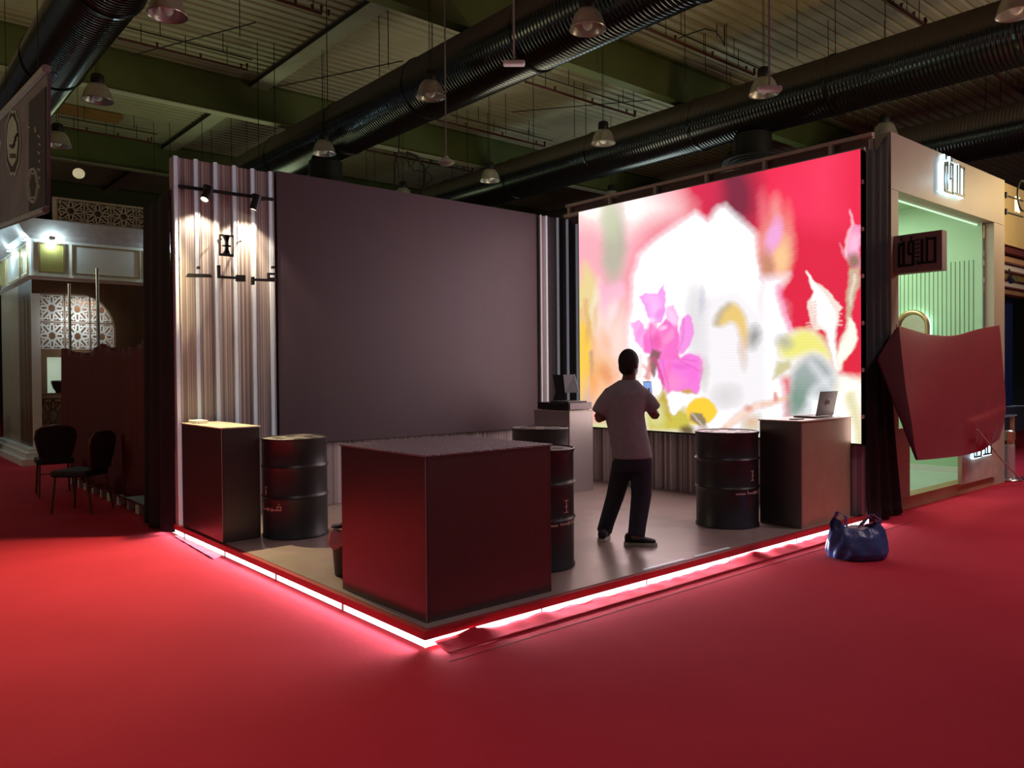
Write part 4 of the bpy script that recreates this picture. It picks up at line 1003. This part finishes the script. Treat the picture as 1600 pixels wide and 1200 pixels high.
MB().box(10.3, 11.6, .5, 1.2, .83, .85).build('top', 'glass', tb)
for x in (10.34, 11.5): MB().box(x, x+.05, .52, .57, 0, .829).build('leg', 'oak', tb)

# ================================================================== WHITE AND GOLD STAND (LEFT)
t = thing('white_gold_stand', 'white and gold classical stand with cornice and lattice arch at the far left', 'exhibition stand', (1, 13, 0))
GX, GY = .17, 12.8
def framed(parent, x0, x1, z0, z1, m):   # on the front plane
    MB().box(x0, x1, GY-.02, GY-.001, z0, z1).build('panel', m, parent)
    w_ = .035
    MB().box(x0-w_, x1+w_, GY-.035, GY-.001, z1, z1+w_).box(x0-w_, x1+w_, GY-.035, GY-.001, z0-w_, z0).box(x0-w_, x0, GY-.035, GY-.001, z0, z1).box(x1, x1+w_, GY-.035, GY-.001, z0, z1).build('panel_frame', 'goldtrim', parent)
MB().box(GX, 4.6, GY, GY+.15, 3.42, 4.10).box(GX, GX+.15, GY+.15, 16.3, 3.42, 4.10).build('upper_wall', 'white', t)
# cornice with flared profile
def cornice(z0, z1, out0, out1):
    mb = MB(); lo = [(4.6, GY-out0, z0), (GX-out0, GY-out0, z0), (GX-out0, 16.5, z0), (GX+.1, 16.5, z0), (4.6, GY+.3, z0)]
    hi = [(4.6, GY-out1, z1), (GX-out1, GY-out1, z1), (GX-out1, 16.5, z1), (GX+.1, 16.5, z1), (4.6, GY+.3, z1)]
    mb.rings([[Vector(p) for p in lo], [Vector(p) for p in hi]]); return mb
mbc = cornice(4.10, 4.18, .02, .12); mbc.build('cornice', mat('taupe_cornice', (.46, .38, .37), .5), t)
cornice(4.18, 4.42, .12, .30).build('cornice', mat('taupe_cornice_upper', (.44, .37, .36), .5), t)
cornice(3.36, 3.42, .0, .07).build('sill_moulding', 'white', t)
framed(t, .31, .68, 3.52, 4.01, 'gold'); framed(t, .86, 1.98, 3.52, 4.01, 'white')
framed(t, 2.18, 2.8, 3.52, 4.01, 'gold')
for y0, y1, m in ((13.1, 13.6, 'gold'), (13.9, 15.2, 'white'), (15.5, 16.2, 'gold')):
    MB().box(GX-.02, GX-.001, y0, y1, 3.52, 4.01).build('side_panel', m, t)
    MB().box(GX-.03, GX-.001, y0-.03, y0, 3.49, 4.04).box(GX-.03, GX-.001, y1, y1+.03, 3.49, 4.04).box(GX-.03, GX-.001, y0, y1, 3.49, 3.52).box(GX-.03, GX-.001, y0, y1, 4.01, 4.04).build('panel_frame', 'goldtrim', t)
# brown body with arch opening
A0, A1 = .30, 1.56
MB().box(A1, 4.6, GY+.0, GY+.12, .12, 3.36).build('brown_wall', 'wood', t)
pts = [Vector((A0, GY, 3.12))]+[Vector((.98+.58*math.sin(PI/2*k/14), GY, 2.42+.70*math.cos(PI/2*k/14))) for k in range(15)]
mb = MB()
for p, p2 in zip(pts, pts[1:]):
    if p2.x-p.x > 1e-4: mb.prism([p, p2, Vector((p2.x, GY, 3.36)), Vector((p.x, GY, 3.36))], (0, .12, 0))
mb.build('arch_spandrel', 'wood', t)
MB().box(GX, A0-.001, GY, GY+.14, .3, 3.36).build('corner_post', 'wood', t)
MB().box(GX-.02, A0-.01, GY-.05, GY-.001, .291, 3.1).build('pilaster', 'white', t)
MB().box(GX, GX+.1, GY+.15, 14.2, .3, 3.36).build('side_brown_wall', 'wood', t)
for y_ in (13.25, 13.6): MB().box(GX-.01, GX-.0005, y_, y_+.03, .5, 3.1).build('gold_strip', 'goldtrim', t)
MB().box(GX, GX+.1, 14.21, 16.3, .3, 3.36).build('side_mirror_wall', 'slat', t)
MB().box(GX-.25, 1.2, GY-.35, 16.3, .001, .12).box(GX-.18, 1.1, GY-.27, 16.3, .12, .22).box(GX-.12, 1.0, GY-.18, 16.3, .22, .29).build('plinth', 'white', t)
MB().box(GX+.2, 4.5, GY+.9, GY+.95, .3, 3.4).build('back_wall', 'brownpaint', t)
MB().box(.45, 1.9, GY+.3, GY+.32, 1.28, 1.95).build('display_back', 'nichelit', t)
# lattice tiles
def lattice_tile(mb, org, ux, uz, th, s, wdt=.02):
    org, ux, uz, th = map(Vector, (org, ux, uz, th))
    def seg(a, b, w2=wdt):
        a = Vector(a); b = Vector(b); d = (b-a); L = d.length; d.normalize(); nn = Vector((-d.y, d.x))
        q_ = [a+nn*w2/2, b+nn*w2/2, b-nn*w2/2, a-nn*w2/2]
        mb.prism([org+ux*p.x+uz*p.y for p in q_], th)
    c = Vector((s/2, s/2))
    for a_, b_ in (((0, 0), (s, 0)), ((s, 0), (s, s)), ((s, s), (0, s)), ((0, s), (0, 0))): seg(a_, b_, wdt*.6)
    for k in range(8):
        a = k*PI/4; d = Vector((math.cos(a), math.sin(a))); nn = Vector((-d.y, d.x)); L = s*.47 if k % 2 == 0 else s*.56
        r0, r1, h = s*.15, L, s*.075
        P = [c+d*r0, c+d*(r0+.07*s)+nn*h, c+d*(r1-.07*s)+nn*h, c+d*r1, c+d*(r1-.07*s)-nn*h, c+d*(r0+.07*s)-nn*h]
        for i in range(6): seg(P[i], P[(i+1) % 6])
        if k % 2: f_ = c+d*s*.62; seg(f_-nn*.10*s-d*.02*s, f_+nn*.10*s-d*.02*s, wdt*.7)
        if k % 2: e = c+d*s*.40; seg(e-nn*.2*s, e-nn*h); seg(e+nn*h, e+nn*.2*s)
sc_ = thing('lattice_screen', 'white geometric lattice filling the brown arch of the white and gold stand', 'screen', (1, 13, 1.9))
tw, th_ = .40, .49
for i in range(3):
    for j in range(2):
        mb = MB(); lattice_tile(mb, (A0+.015+i*(tw+.025), GY+.16, 2.10+j*(th_+.025)), (tw/.5, 0, 0), (0, 0, th_/.5), (0, .03, 0), .5, .032)
        mb.build('lattice', 'whitelit', sc_)
    mb = MB(); lattice_tile(mb, (A0+.015+i*(tw+.025), GY+.16, .55), (tw/.5, 0, 0), (0, 0, .62/.5), (0, .03, 0), .5, .032); mb.build('lower_lattice', 'brownpaint', sc_)
mb = MB()
for i in range(4): mb.box(A0-.01+i*(tw+.025), A0+.015+i*(tw+.025), GY+.15, GY+.19, .3, 3.12)
for z_ in (2.075, 2.59, 3.105): mb.box(A0, A1, GY+.15, GY+.19, z_, z_+.025)
mb.build('frame_bars', 'brownpaint', sc_)
MB().box(A0, A1, GY+.1, GY+.3, 1.24, 1.275).build('shelf', 'brownpaint', sc_)
cr_ = thing('cornice_lattice', 'pale lattice panel standing on the cornice of the white and gold stand', 'screen', (2, 13, 4.425))
mb = MB(); s = .50
for i in range(9): lattice_tile(mb, (.55+i*.45, GY-.28, 4.44), (.88, 0, 0), (0, 0, .74), (0, .03, 0), s, .03)
mb.box(.48, 4.7, GY-.28, GY-.24, 4.81, 4.85).box(.48, .55, GY-.28, GY-.24, 4.425, 4.81)
mb.build('lattice', mat('taupe_lattice', (.50, .44, .37), .55), cr_)
MB().box(.48, 4.7, GY-.22, GY-.20, 4.425, 4.83).build('backing', mat('dark_lattice_back', (.17, .15, .12), .8), cr_)
# downlights below cornice
for i, (x, y, lb) in enumerate(((.50, GY-.09, 'over the gold panel'), (GX-.09, 12.95, 'at the corner'), (GX-.09, 14.6, 'on the side, further back'), (2.5, GY-.09, 'over the right gold panel'))):
    o = thing('downlight', 'small blue-white downlight under the cornice %s' % lb, 'lamp', (x, y, 4.09), 'cornice downlights')
    MB().lathe([(.03, 0), (.035, .02), (.001, .02)], (x, y, 4.075), 16).build('housing', 'steel', o)
    MB().lathe([(.001, -.004), (.028, -.004), (.028, -.001), (.001, -.001)], (x, y, 4.075), 16).build('lens', 'coolface', o)
    point('cornice_lamp_%d' % i, (x-(.05 if x < .3 else 0), y-(.05 if x > .3 else 0), 4.03), 11, (.60, .92, 1.0), .02)
area('lattice_fill', (.9, 12.5, 2.7), (.85, 13.0, 2.5), .4, 4, (.9, 1.0, 1.0))  # unseen area light added to brighten the white lattice
area('display_back_lamp', (1.2, 13.5, 3.2), (1.1, 12.9, 2.0), .5, 12, (1.0, .9, .75))
o = MB().lathe([(.06, 0), (.05, .02), (.10, .10), (.13, .22), (.10, .24)], (.62, GY+.24, 1.276), 16).build('black_vase', 'black', smooth=True); tag(o, 'larger black flared vase on the lit shelf under the lattice', 'vase', 'vases on the lit shelf')
o = MB().lathe([(.04, 0), (.03, .02), (.06, .08), (.09, .15)], (.95, GY+.24, 1.276), 16).build('black_vase', 'black', smooth=True); tag(o, 'smaller black vase to the right on the lit shelf', 'vase', 'vases on the lit shelf')
# slatted stand behind at far left
t = thing('slatted_stand', 'pale horizontally slatted wall of a stand at the left edge', 'exhibition stand', (-1, 16.5, 0))
MB().box(-1.5, .15, 16.6, 16.8, 0, 3.3).build('wall', 'slat', t)
mb = MB()
for k in range(28): mb.box(-1.5, .14, 16.56, 16.595, .5+k*.082, .535+k*.082)
mb.build('slats', 'white', t)
MB().box(-2.4, .0, 16.4, 16.6, 3.4, 4.6).build('upper_wall', 'white', t)
for k in range(4): MB().lathe([(.001, 0), (.05, 0), (.05, .03), (.001, .03)], (-.32-.35*k, 16.2, 4.0+.12*(k % 2)), 12).build('spot_lens', 'coolface', t)
point('slatted_stand_lamp', (-.8, 15.6, 4.0), 20, (.6, .9, 1.0), .1)
o = MB().box(-.55, -.12, 15.1, 15.5, 0, .95).build('podium', mat('grey_podium', (.16, .13, .13), .6), bevel=.01); tag(o, 'small grey podium at the far left edge', 'podium')
# steel poles
for px, y0, zt, lb in ((100, 10.0, 2.98, 'thin steel pole rising behind the wine-red cloth, the shorter left one'), (153, 7.94, 3.03, 'thin steel pole rising behind the wine-red cloth, the right one')):
    y0 = min(9.58, on_x(px, 500, .13).y)
    tag(MB().tube([(.13, y0, .131), (.13, y0, zt)], .022, 12).build('steel_pole', 'steel', smooth=True, origin=(.13, y0, .131)), lb, 'pole', 'steel poles')
# banner
t = thing('hanging_banner', 'purple-grey hanging banner with an ornate oval emblem at the top left', 'banner', (-.5, 9.3, 5.4))
bx = -.5; b = [on_x(1, 190, bx), on_x(74, 114, bx), on_x(72, 326, bx), on_x(-3, 350, bx)]
b = [Vector((bx, 11.2, 5.62)), Vector((bx, 7.5, 5.38)), Vector((bx, 7.6, 3.72)), Vector((bx, 11.4, 4.05))]
y0, y1 = 7.46, 11.3; zt, zb = 5.50, 3.86
b = [on_x(0, 190, bx), on_x(74, 114, bx), on_x(73, 322, bx), on_x(0, 350, bx)]
MB().prism(b, (.04, 0, 0)).build('cloth', 'banner', t)
def rail(p, q_, r_): return MB().tube([p, q_], r_, 8)
rail(b[0]+Vector((-.01, 0, .05)), b[1]+Vector((-.01, 0, .05)), .055).build('top_rail', 'bannerink', t)
rail(b[3]+Vector((-.01, 0, -.05)), b[2]+Vector((-.01, 0, -.05)), .045).build('bottom_rail', 'bannerink', t)
qb = lambda px, py, o_=.012: on_x(px, py, bx-o_)
def scal(cx, cy, rx, ry, k, amp, n=48): return [qb(cx+rx*(1+amp*math.cos(k*2*PI*i/n))*math.cos(2*PI*i/n), cy+ry*(1+amp*math.cos(k*2*PI*i/n))*math.sin(2*PI*i/n)+(cx-20)*0) for i in range(n)]
MB().prism(scal(20, 223, 12, 52, 10, .04), (.01, 0, 0)).build('emblem_border', 'bannerink', t)
MB().prism([p+Vector((-.004, 0, 0)) for p in scal(20, 223, 10.5, 47, 10, .04)], (.003, 0, 0)).build('emblem_ring', 'bannerdark', t)
MB().prism([p+Vector((-.008, 0, 0)) for p in scal(20, 221, 8.5, 38, 8, .03)], (.003, 0, 0)).build('emblem_oval', mat('pale_oval', (.40, .38, .38), .6), t)
mb = MB(); mb.tube([qb(17, 228, .026), qb(20, 230, .026), qb(23, 225, .026)], .025, 6).tube([qb(23, 221, .026), qb(25, 217, .026)], .02, 6).tube([qb(24, 215, .026), qb(27, 210, .026)], .018, 6)
for k in range(5): mb.tube([qb(16+k*2, 240, .026), qb(16+k*2, 247, .026)], .008, 5)
mb.build('emblem_script', 'bannerdark', t)
mb = MB(); mb.tube(scal(52, 290, 8, 26, 1, 0), .02, 6, close=True).tube(scal(52, 290, 6, 20, 6, .1), .012, 6, close=True).tube([qb(46, 190), qb(44, 198), qb(48, 200)], .015, 5).tube([qb(56, 200), qb(57, 208)], .02, 5)
for k in range(7): mb.tube([qb(60+(k % 2)*2, 212+k*13), qb(64, 216+k*13)], .016, 5)
mb.build('flourish', 'bannerink', t)
MB().prism([qb(45, 160), qb(71, 135), qb(71, 320), qb(45, 330)], (.006, 0, 0)).build('dark_band', 'bannerdark', t)
for y in (8, 10.5): MB().tube([(bx, y, 5.55), (bx, y, 8.5)], .006, 6).build('hanging_wire', 'wire', t)
# globe lamp
p = on_y(123, 271, 13.6)
o = thing('globe_lamp', 'small pale globe lamp glowing above the white and gold stand', 'lamp', p)
MB().ell(p, (.11, 0, 0), (0, .11, 0), (0, 0, .10)).build('globe', 'globe', o, smooth=True); MB().tube([p, p+Vector((0, 0, 8.5-p.z))], .005, 6).build('cord', 'wire', o)

# chairs
def chair(label, x, y, rz):
    t = thing('banquet_chair', label, 'chair', (x, y, 0), 'banquet chairs by the wine-red cloth')
    def rot(p): p = Vector(p); return Vector((x+p.x*math.cos(rz)-p.y*math.sin(rz), y+p.x*math.sin(rz)+p.y*math.cos(rz), p.z))
    def bld(mb, n, m, **k): mb.v = [rot(v) for v in mb.v]; return mb.build(n, m, t, **k)
    bld(MB().box(-.22, .22, -.20, .24, .42, .50), 'seat', 'chair', bevel=.025)
    out = [(-.17, .50), (-.20, .62), (-.235, .78), (-.22, .88), (-.15, .925), (0, .94), (.15, .925), (.22, .88), (.235, .78), (.20, .62), (.17, .50)]
    bld(MB().prism([(a, -.20-.12*(b-.5), b) for a, b in out], (0, -.05, 0)), 'backrest', 'chair', bevel=.015)
    bld(MB().tube([(a, -.232-.12*(b-.5), b) for a, b in out], .014, 8), 'back_frame', 'chairleg', smooth=True)
    for sx in (-1, 1):
        bld(MB().tube([(sx*.18, .20, .43), (sx*.20, .24, .0)], .013, 8), 'leg', 'chairleg', smooth=True)
        bld(MB().tube([(sx*.18, -.18, .45), (sx*.20, -.26, .0)], .013, 8), 'leg', 'chairleg', smooth=True)
    bld(MB().tube([(-.18, -.2, .3), (.18, -.2, .3)], .008, 6), 'stretcher', 'chairleg')
    return t
chair('dark banquet chair, back to the aisle, the left one beside the wine-red cloth', -.34, 8.3, -.1)
chair('dark banquet chair nearer the black cloth, turned sideways against the wine-red cloth', -.38, 6.55, .75)

# ================================================================== BLUE BAG
def bag():
    D = 7.0; ct = on_z(1348, 877, 0); H = Vector((CF.x, CF.y, 0)).normalized(); Rt = Vector((H.y, -H.x, 0))
    c = ct+H*.12; t = thing('plastic_bag', 'blue translucent plastic carrier bag standing on the red carpet by the platform edge', 'bag', (c.x, c.y, 0))
    sec = [(.0, .19, .10), (.03, .235, .15), (.20, .250, .165), (.45, .245, .15), (.75, .215, .115), (1., .17, .06)]
    def fn(u, v):
        f = v*(len(sec)-1); i = min(int(f), len(sec)-2); g = f-i
        z, a, b_ = [sec[i][k]*(1-g)+sec[i+1][k]*g for k in range(3)]
        th = 2*PI*u; cs = math.cos(th)
        rim = .26+.075*max(0, -cs)**3+.055*max(0, cs)**3-.015*math.sin(th)**2
        w_ = 1+.05*math.sin(th*7+v*5)*v+.035*math.sin(th*13-v*9)
        return c+Rt*(a*w_*cs+.005)+H*(b_*w_*math.sin(th))+Vector((0, 0, .004+z*rim+.006*math.sin(th*9+v*12)*v))
    MB().grid(fn, 110, 30).build('body', 'blue_bag', t, smooth=True, solid=.002)
    def handle(cx, w_, h, lean):
        def hf(u, v):
            a = PI*u; x = cx-w_*math.cos(a)+lean*math.sin(a); z = .245+h*math.sin(a); wd = .05*(1-.3*math.sin(a))
            return c+Rt*(x+(v-.5)*.045)+H*((v-.5)*1.3*wd+.02*math.sin(a*5)-.02)+Vector((0, 0, z+.012*math.sin(a*9)*v-.02*v))
        return MB().grid(hf, 40, 5)
    handle(-.145, .068, .150, -.01).build('handle', 'blue_bag', t, smooth=True, solid=.003)
    handle(.105, .085, .125, .03).build('handle', 'blue_bag', t, smooth=True, solid=.003)
    MB().ell(c+Vector((0, 0, .15)), Rt*.17, H*.08, Vector((0, 0, .13))).build('contents', mat('pale_packed_goods', (.50, .40, .42), .7, bump=.5, bscale=20), t, smooth=True)
bag()

# ================================================================== CEILING FITTINGS
for i, y in enumerate((7.3, 14.4, 21.0, 27.8, -.2)):
    lbs = ['green painted roof beam crossing nearest above the stand', 'green painted roof beam, the second one back', 'green painted roof beam, the third one back, far left', 'green painted roof beam, farthest back', 'green painted roof beam overhead']
    t = thing('roof_beam', lbs[i], 'beam', (10, y, 7.6), 'roof beams')
    MB().box(-14, 35.7, y, y+.02, 7.62, 8.46).build('web', 'green', t)
    MB().box(-14, 35.7, y-.12, y+.14, 7.60, 7.62).build('bottom_flange', 'deckstrip' if i in (1, 2) else 'green', t)
    MB().box(-14, 35.7, y-.12, y+.14, 8.46, 8.48).build('top_flange', 'green', t)
for i, (x, lb) in enumerate(((4.95, 'flat cream roof strip running away above the striped column'),)):
    o = MB().box(x, x+.42, -6, 33, 8.38, 8.42).build('roof_strip', 'deckstrip'); tag(o, lb, 'roof strip', 'roof strips')
    p = MB().box(x-.02, x-.001, -6, 33, 8.36, 8.44).build('edge', 'wire', o)
o = MB().box(1.7, 3.3, 18.7, 19.3, 8.36, 8.46).build('orange_panel', 'rust'); tag(o, 'rusty orange panel under the roof deck at the far left', 'panel')
def duct(label, x, z, r, y0, y1, rib=.075, elbow=False):
    t = thing('spiral_duct', label, 'duct', (x, (y0+y1)/2, z), 'round ventilation ducts')
    rs = []; n = 48; y = y0
    steps = int((y1-y0)/rib)
    for i in range(steps):
        yy = y0+i*rib
        for dy, dr in ((0, 0), (rib*.30, .012), (rib*.55, .012), (rib*.8, 0)):
            rs.append([Vector((x+(r+dr)*math.cos(2*PI*k/n), yy+dy, z+(r+dr)*math.sin(2*PI*k/n))) for k in range(n)])
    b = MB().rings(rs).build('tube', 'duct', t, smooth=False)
    for p in b.data.polygons: p.use_smooth = True
    k = y0+1.2
    while k < y1-.5:
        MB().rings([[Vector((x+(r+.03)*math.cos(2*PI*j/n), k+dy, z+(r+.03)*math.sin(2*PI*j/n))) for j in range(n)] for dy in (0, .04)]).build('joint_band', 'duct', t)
        k += 3.1
    if elbow:
        c = Vector((x, y1, z)); pts = [c+Vector((0, .01, 0)), c+Vector((0, 1.2, -.02)), c+Vector((-.15, 2.4, -.12)), c+Vector((-.5, 3.2, -.4))]
        MB().tube(pts, r*1.02, 32).build('elbow', mat('brown_wrapped_elbow', (.16, .11, .075), .8, 0, .15, 4), t, smooth=True)
    return t
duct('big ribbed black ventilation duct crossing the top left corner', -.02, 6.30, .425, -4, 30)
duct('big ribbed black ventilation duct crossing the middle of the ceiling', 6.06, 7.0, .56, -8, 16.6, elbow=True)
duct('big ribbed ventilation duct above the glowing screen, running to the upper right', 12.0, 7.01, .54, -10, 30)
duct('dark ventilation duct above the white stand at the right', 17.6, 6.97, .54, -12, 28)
for x, y, r_, z_, lb in ((6.06, 12.8, .56, 7.0, 'round black air diffuser hanging from the middle duct'), (12.0, 5.45, .54, 7.01, 'round black air diffuser hanging from the duct above the glowing screen')):
    t = thing('air_diffuser', lb, 'air diffuser', (x, y, z_-r_), 'air diffusers')
    zz = z_-r_+.01
    MB().lathe([(.38, 0), (.38, -.45)], (x, y, zz), 32).build('neck', 'darkmetal', t, smooth=True)
    MB().lathe([(.40, -.45), (.62, -.50), (.62, -.54), (.50, -.53), (.48, -.56), (.38, -.55), (.36, -.58), (.24, -.57), (.22, -.60), (.001, -.60)], (x, y, zz), 40).build('plate', 'darkmetal', t, smooth=False)

def high_bay(x, y, label, first=[None]):
    z = 6.22
    t = thing('high_bay_lamp', label, 'lamp', (x, y, z), 'bell-shaped hall lamps')
    if first[0] is None:
        pr = [(.245, -.01), (.25, 0), (.24, .015), (.225, .06), (.205, .13), (.175, .20), (.13, .255), (.09, .275)]
        s = MB().lathe(pr+[(.085, .27), (.12, .245), (.165, .195), (.195, .125), (.215, .058), (.232, .012)], (x, y, z), 40, cap=False)
        rf = s.build('reflector', 'chrome', t, smooth=True)
        MB().lathe([(.09, .27), (.105, .30), (.105, .40), (.09, .43), (.03, .45)], (x, y, z), 28).build('ballast_housing', 'darkmetal', t, smooth=True)
        MB().ell((x, y, z+.10), (.085, 0, 0), (0, .085, 0), (0, 0, .11)).build('bulb', 'bulb', t, smooth=True)
        MB().tube([(x-.02, y, z+.44), (x-.02, y, 8.5)], .006, 6).tube([(x+.02, y, z+.44), (x+.02, y, 8.5)], .004, 6).build('hanging_wire', 'wire', t)
        first[0] = t
    else:
        for ch in [c for c in bpy.data.objects if c.parent == first[0]]:
            c = ch.copy(); COL.objects.link(c); c.parent = t
    return t
HB = [(5.25, 3.70, 'bell lamp at the top centre, in front of the middle duct'), (5.10, 7.20, 'bell lamp in front of the middle duct, left of the top centre lamp'), (5.30, 11.40, 'bell lamp beside the air diffuser of the middle duct'),
      (9.34, 7.20, 'bell lamp hanging just below the top centre, between the two big ducts'), (9.50, 11.05, 'bell lamp over the dark screen between the ducts, farther back'), (.76, 6.85, 'bell lamp cut by the top edge at the left'),
      (.86, 10.85, 'bell lamp in front of the top left duct'), (.90, 14.2, 'bell lamp right beside the hanging banner'), (9.33, 3.55, 'bell lamp at the upper right, in front of the second duct'),
      (13.38, 3.35, 'bell lamp right above the corner of the cream stand'), (8.9, 13.95, 'bell lamp just peeping over the dark screen'), (13.5, 10.75, 'bell lamp peeping over the left part of the glowing screen'),
      (13.3, 6.85, 'bell lamp over the middle of the glowing screen'), (9.26, -.20, 'bell lamp cut by the top right corner')]
for x, y, lb in HB: high_bay(x, y, lb)

PIPES = [((180, 64), (391, 106), 1), ((195, 45), (397, 91), 0), ((88, 199), (239, 221), 1), ((88, 185), (250, 207), 0), ((689, 185), (845, 231), 1), ((708, 178), (860, 221), 0), ((579, 232), (732, 270), 1),
         ((1012, 42), (1175, 118), 1), ((1020, 32), (1182, 107), 0), ((825, 126), (988, 183), 1), ((847, 116), (1007, 175), 0), ((1385, 0), (1447, 39), 1), ((420, -2), (505, 19), 1), ((1542, 107), (1600, 147), 1), ((1302, 176), (1360, 204), 1)]
PL = ['reddish sprinkler pipe at the upper left', 'thin line above the upper left sprinkler pipe', 'reddish sprinkler pipe low on the left under the orange panel', 'thin line above the lower left sprinkler pipe', 'reddish sprinkler pipe right below the middle duct', 'thin line above the pipe right below the middle duct',
      'reddish sprinkler pipe just over the dark screen', 'dark sprinkler pipe right of the top centre, between ducts', 'thin line above the pipe right of the top centre', 'dark sprinkler pipe left of the second green beam end', 'thin line beside the pipe left of the second duct', 'dark pipe at the top right', 'dark pipe stub at the top left of centre', 'dark pipe at the right edge over the white stand', 'dark pipe above the right end of the glowing screen']
for i, (a, b, k) in enumerate(PIPES):
    pa, pb = on_z(*a, 8.1), on_z(*b, 8.1); ym = (pa.y+pb.y)/2; pa.y = pb.y = ym; r_ = .03 if k else .014
    t = thing('sprinkler_pipe', PL[i], 'pipe', (pa+pb)/2, 'pipes under the roof')
    pts = [pa, pb]+([pb+Vector((0, 0, .14))] if k else [])
    MB().tube(pts, r_, 8).build('pipe', 'pipe' if k else 'wire', t)
    n = 3 if k else 2
    for j in range(n):
        x = pa.x+(pb.x-pa.x)*(j+.5)/n; MB().tube([(x, ym, 8.1), (x, ym, 8.5)], .008, 6).build('hanger_rod', 'wire', t)
        if k: MB().lathe([(.02, 0), (.02, .08), (.035, .09), (.035, .10), (.001, .10)], (x+.3, ym, 8.1), 8).build('sprinkler_head', 'pipe', t)
# hanging wires: pixel x, top y, bottom y
ORD = ['first', 'second', 'third', 'fourth', 'fifth', 'sixth', 'seventh', 'eighth', 'ninth', 'tenth', 'eleventh', 'twelfth', 'thirteenth', 'fourteenth', 'fifteenth', 'sixteenth', 'seventeenth', 'eighteenth', 'nineteenth']
ORD += [a+b for a in ('twenty-', 'thirty-', 'forty-') for b in ('first', 'second', 'third', 'fourth', 'fifth', 'sixth', 'seventh', 'eighth', 'ninth', 'tenth')]
W = [(374, 0, 58), (402, 70, 245), (428, 70, 210), (503, 90, 175), (510, 5, 165), (606, 10, 105), (592, 30, 120), (675, 5, 110), (729, 0, 70), (790, 150, 210), (893, 0, 60), (833, 125, 245), (897, 130, 215), (915, 150, 260), (990, 145, 185), (1070, 20, 130), (1135, 40, 140), (1102, 55, 120), (1245, 0, 90), (1305, 0, 85), (1383, 0, 60), (1294, 35, 90), (1490, 125, 190), (1540, 120, 170), (1450, 140, 190), (1335, 170, 230), (1293, 180, 240), (1563, 130, 165),
     (240, 195, 290), (265, 195, 250), (315, 180, 250), (330, 205, 250), (361, 185, 260), (385, 190, 260), (178, 190, 215), (572, 235, 310), (585, 235, 295), (655, 245, 300), (706, 245, 300), (730, 175, 270), (762, 180, 280), (1090, 235, 260), (1165, 240, 270), (1120, 40, 60)]
for i, (px, a, b) in enumerate(W):
    pt = on_z(px, a, 8.45)
    if b > a:
        d = math.hypot(pt.x-CAM.x, pt.y-CAM.y); q_ = on_z(px, b, 8.45); ta = (CAM.z+(q_.z-CAM.z)*d/math.hypot(q_.x-CAM.x, q_.y-CAM.y))
        o = MB().tube([(pt.x, pt.y, max(4.4, ta)), (pt.x, pt.y, 8.5)], .008, 6).build('hanging_wire', 'wire', origin=(pt.x, pt.y, 8.5)); tag(o, 'thin dark roof wire, %s from the left of the free-hanging ones' % ORD[sorted([q[0] for q in W]).index(px)], 'wire', 'hanging roof wires')
# slanting cables
for i, (a, b, lb) in enumerate((((425, 137), (630, 95), 'straight black cable slanting up to the middle duct from the left'), ((205, 87), (400, 35), 'straight dark cable slanting across the upper left roof deck'), ((800, 175), (1017, 156), 'nearly level dark cable below the middle duct'))):
    tag(MB().tube([on_z(*a, 8.0), on_z(*b, 8.0)], .011, 6).build('cable', 'wire'), lb, 'cable', 'slanting roof cables')
q8 = lambda x, y: on_y(560+x/5.333, 150+y/5.333, 13.0)
mb = MB().tube([q8(330, 465), q8(400, 480), q8(430, 600)], .018, 6).tube([q8(400, 470), q8(490, 505), q8(545, 590), q8(550, 650), q8(545, 740), q8(510, 840)], .035, 6)
mb.tube([q8(490, 510), q8(445, 580), q8(460, 630), q8(510, 620), q8(550, 640)], .014, 6).tube([q8(550, 630), q8(620, 535)], .014, 6).tube([q8(560, 620), q8(620, 680), q8(590, 720), q8(545, 760)], .016, 6).tube([q8(320, 470), q8(302, 560), q8(300, 800)], .018, 6).tube([q8(320, 490), q8(340, 690)], .01, 6).tube([q8(335, 470), q8(340, 340), on_z(560+338/5.333, 150+200/5.333, 8.4)], .014, 6)
tag(mb.build('cable_bundle', 'wire', smooth=True), 'tangled bundle of black cables hanging behind the dark screen', 'cables')
tag(MB().tube([on_z(1060, 60, 7.9), on_z(1080, 52, 7.9), on_z(1102, 45, 7.9), on_z(1118, 49, 7.9), on_z(1130, 65, 7.9), on_z(1132, 72, 7.9), on_z(1132, 40, 8.5)], .012, 6).build('cable', 'wire'), 'arched black cable beside the roof pipes right of the top centre', 'cable')
# access points / pendants
def pendant(label, px, py, kind, D):
    p = at_d(px, py, D); t = thing('wireless_unit', label, 'ceiling unit', p, 'white units on rods')
    MB().tube([p, (p.x, p.y, 8.5)], .012, 8).build('rod', 'bannerink', t)
    if kind == 0: MB().obox(p-Vector((0, 0, .03)), CR*.13, Vector((CF.x, CF.y, 0))*.05, (0, 0, .03)).build('unit', 'white', t, bevel=.02)
    else: MB().lathe([(.03, .08), (.05, .05), (.12, .0), (.13, -.03), (.08, -.06), (.001, -.07)], p, 20).build('unit', 'white', t, smooth=True)
pendant('white bar-shaped unit on a thin rod at the top centre', 803, 95, 0, 9.3)
pendant('bright white box unit on a rod beside the upper right bell lamp', 1202, 135, 0, 8.5)
pendant('small white round unit on a rod over the dark screen', 697, 252, 1, 12.6)
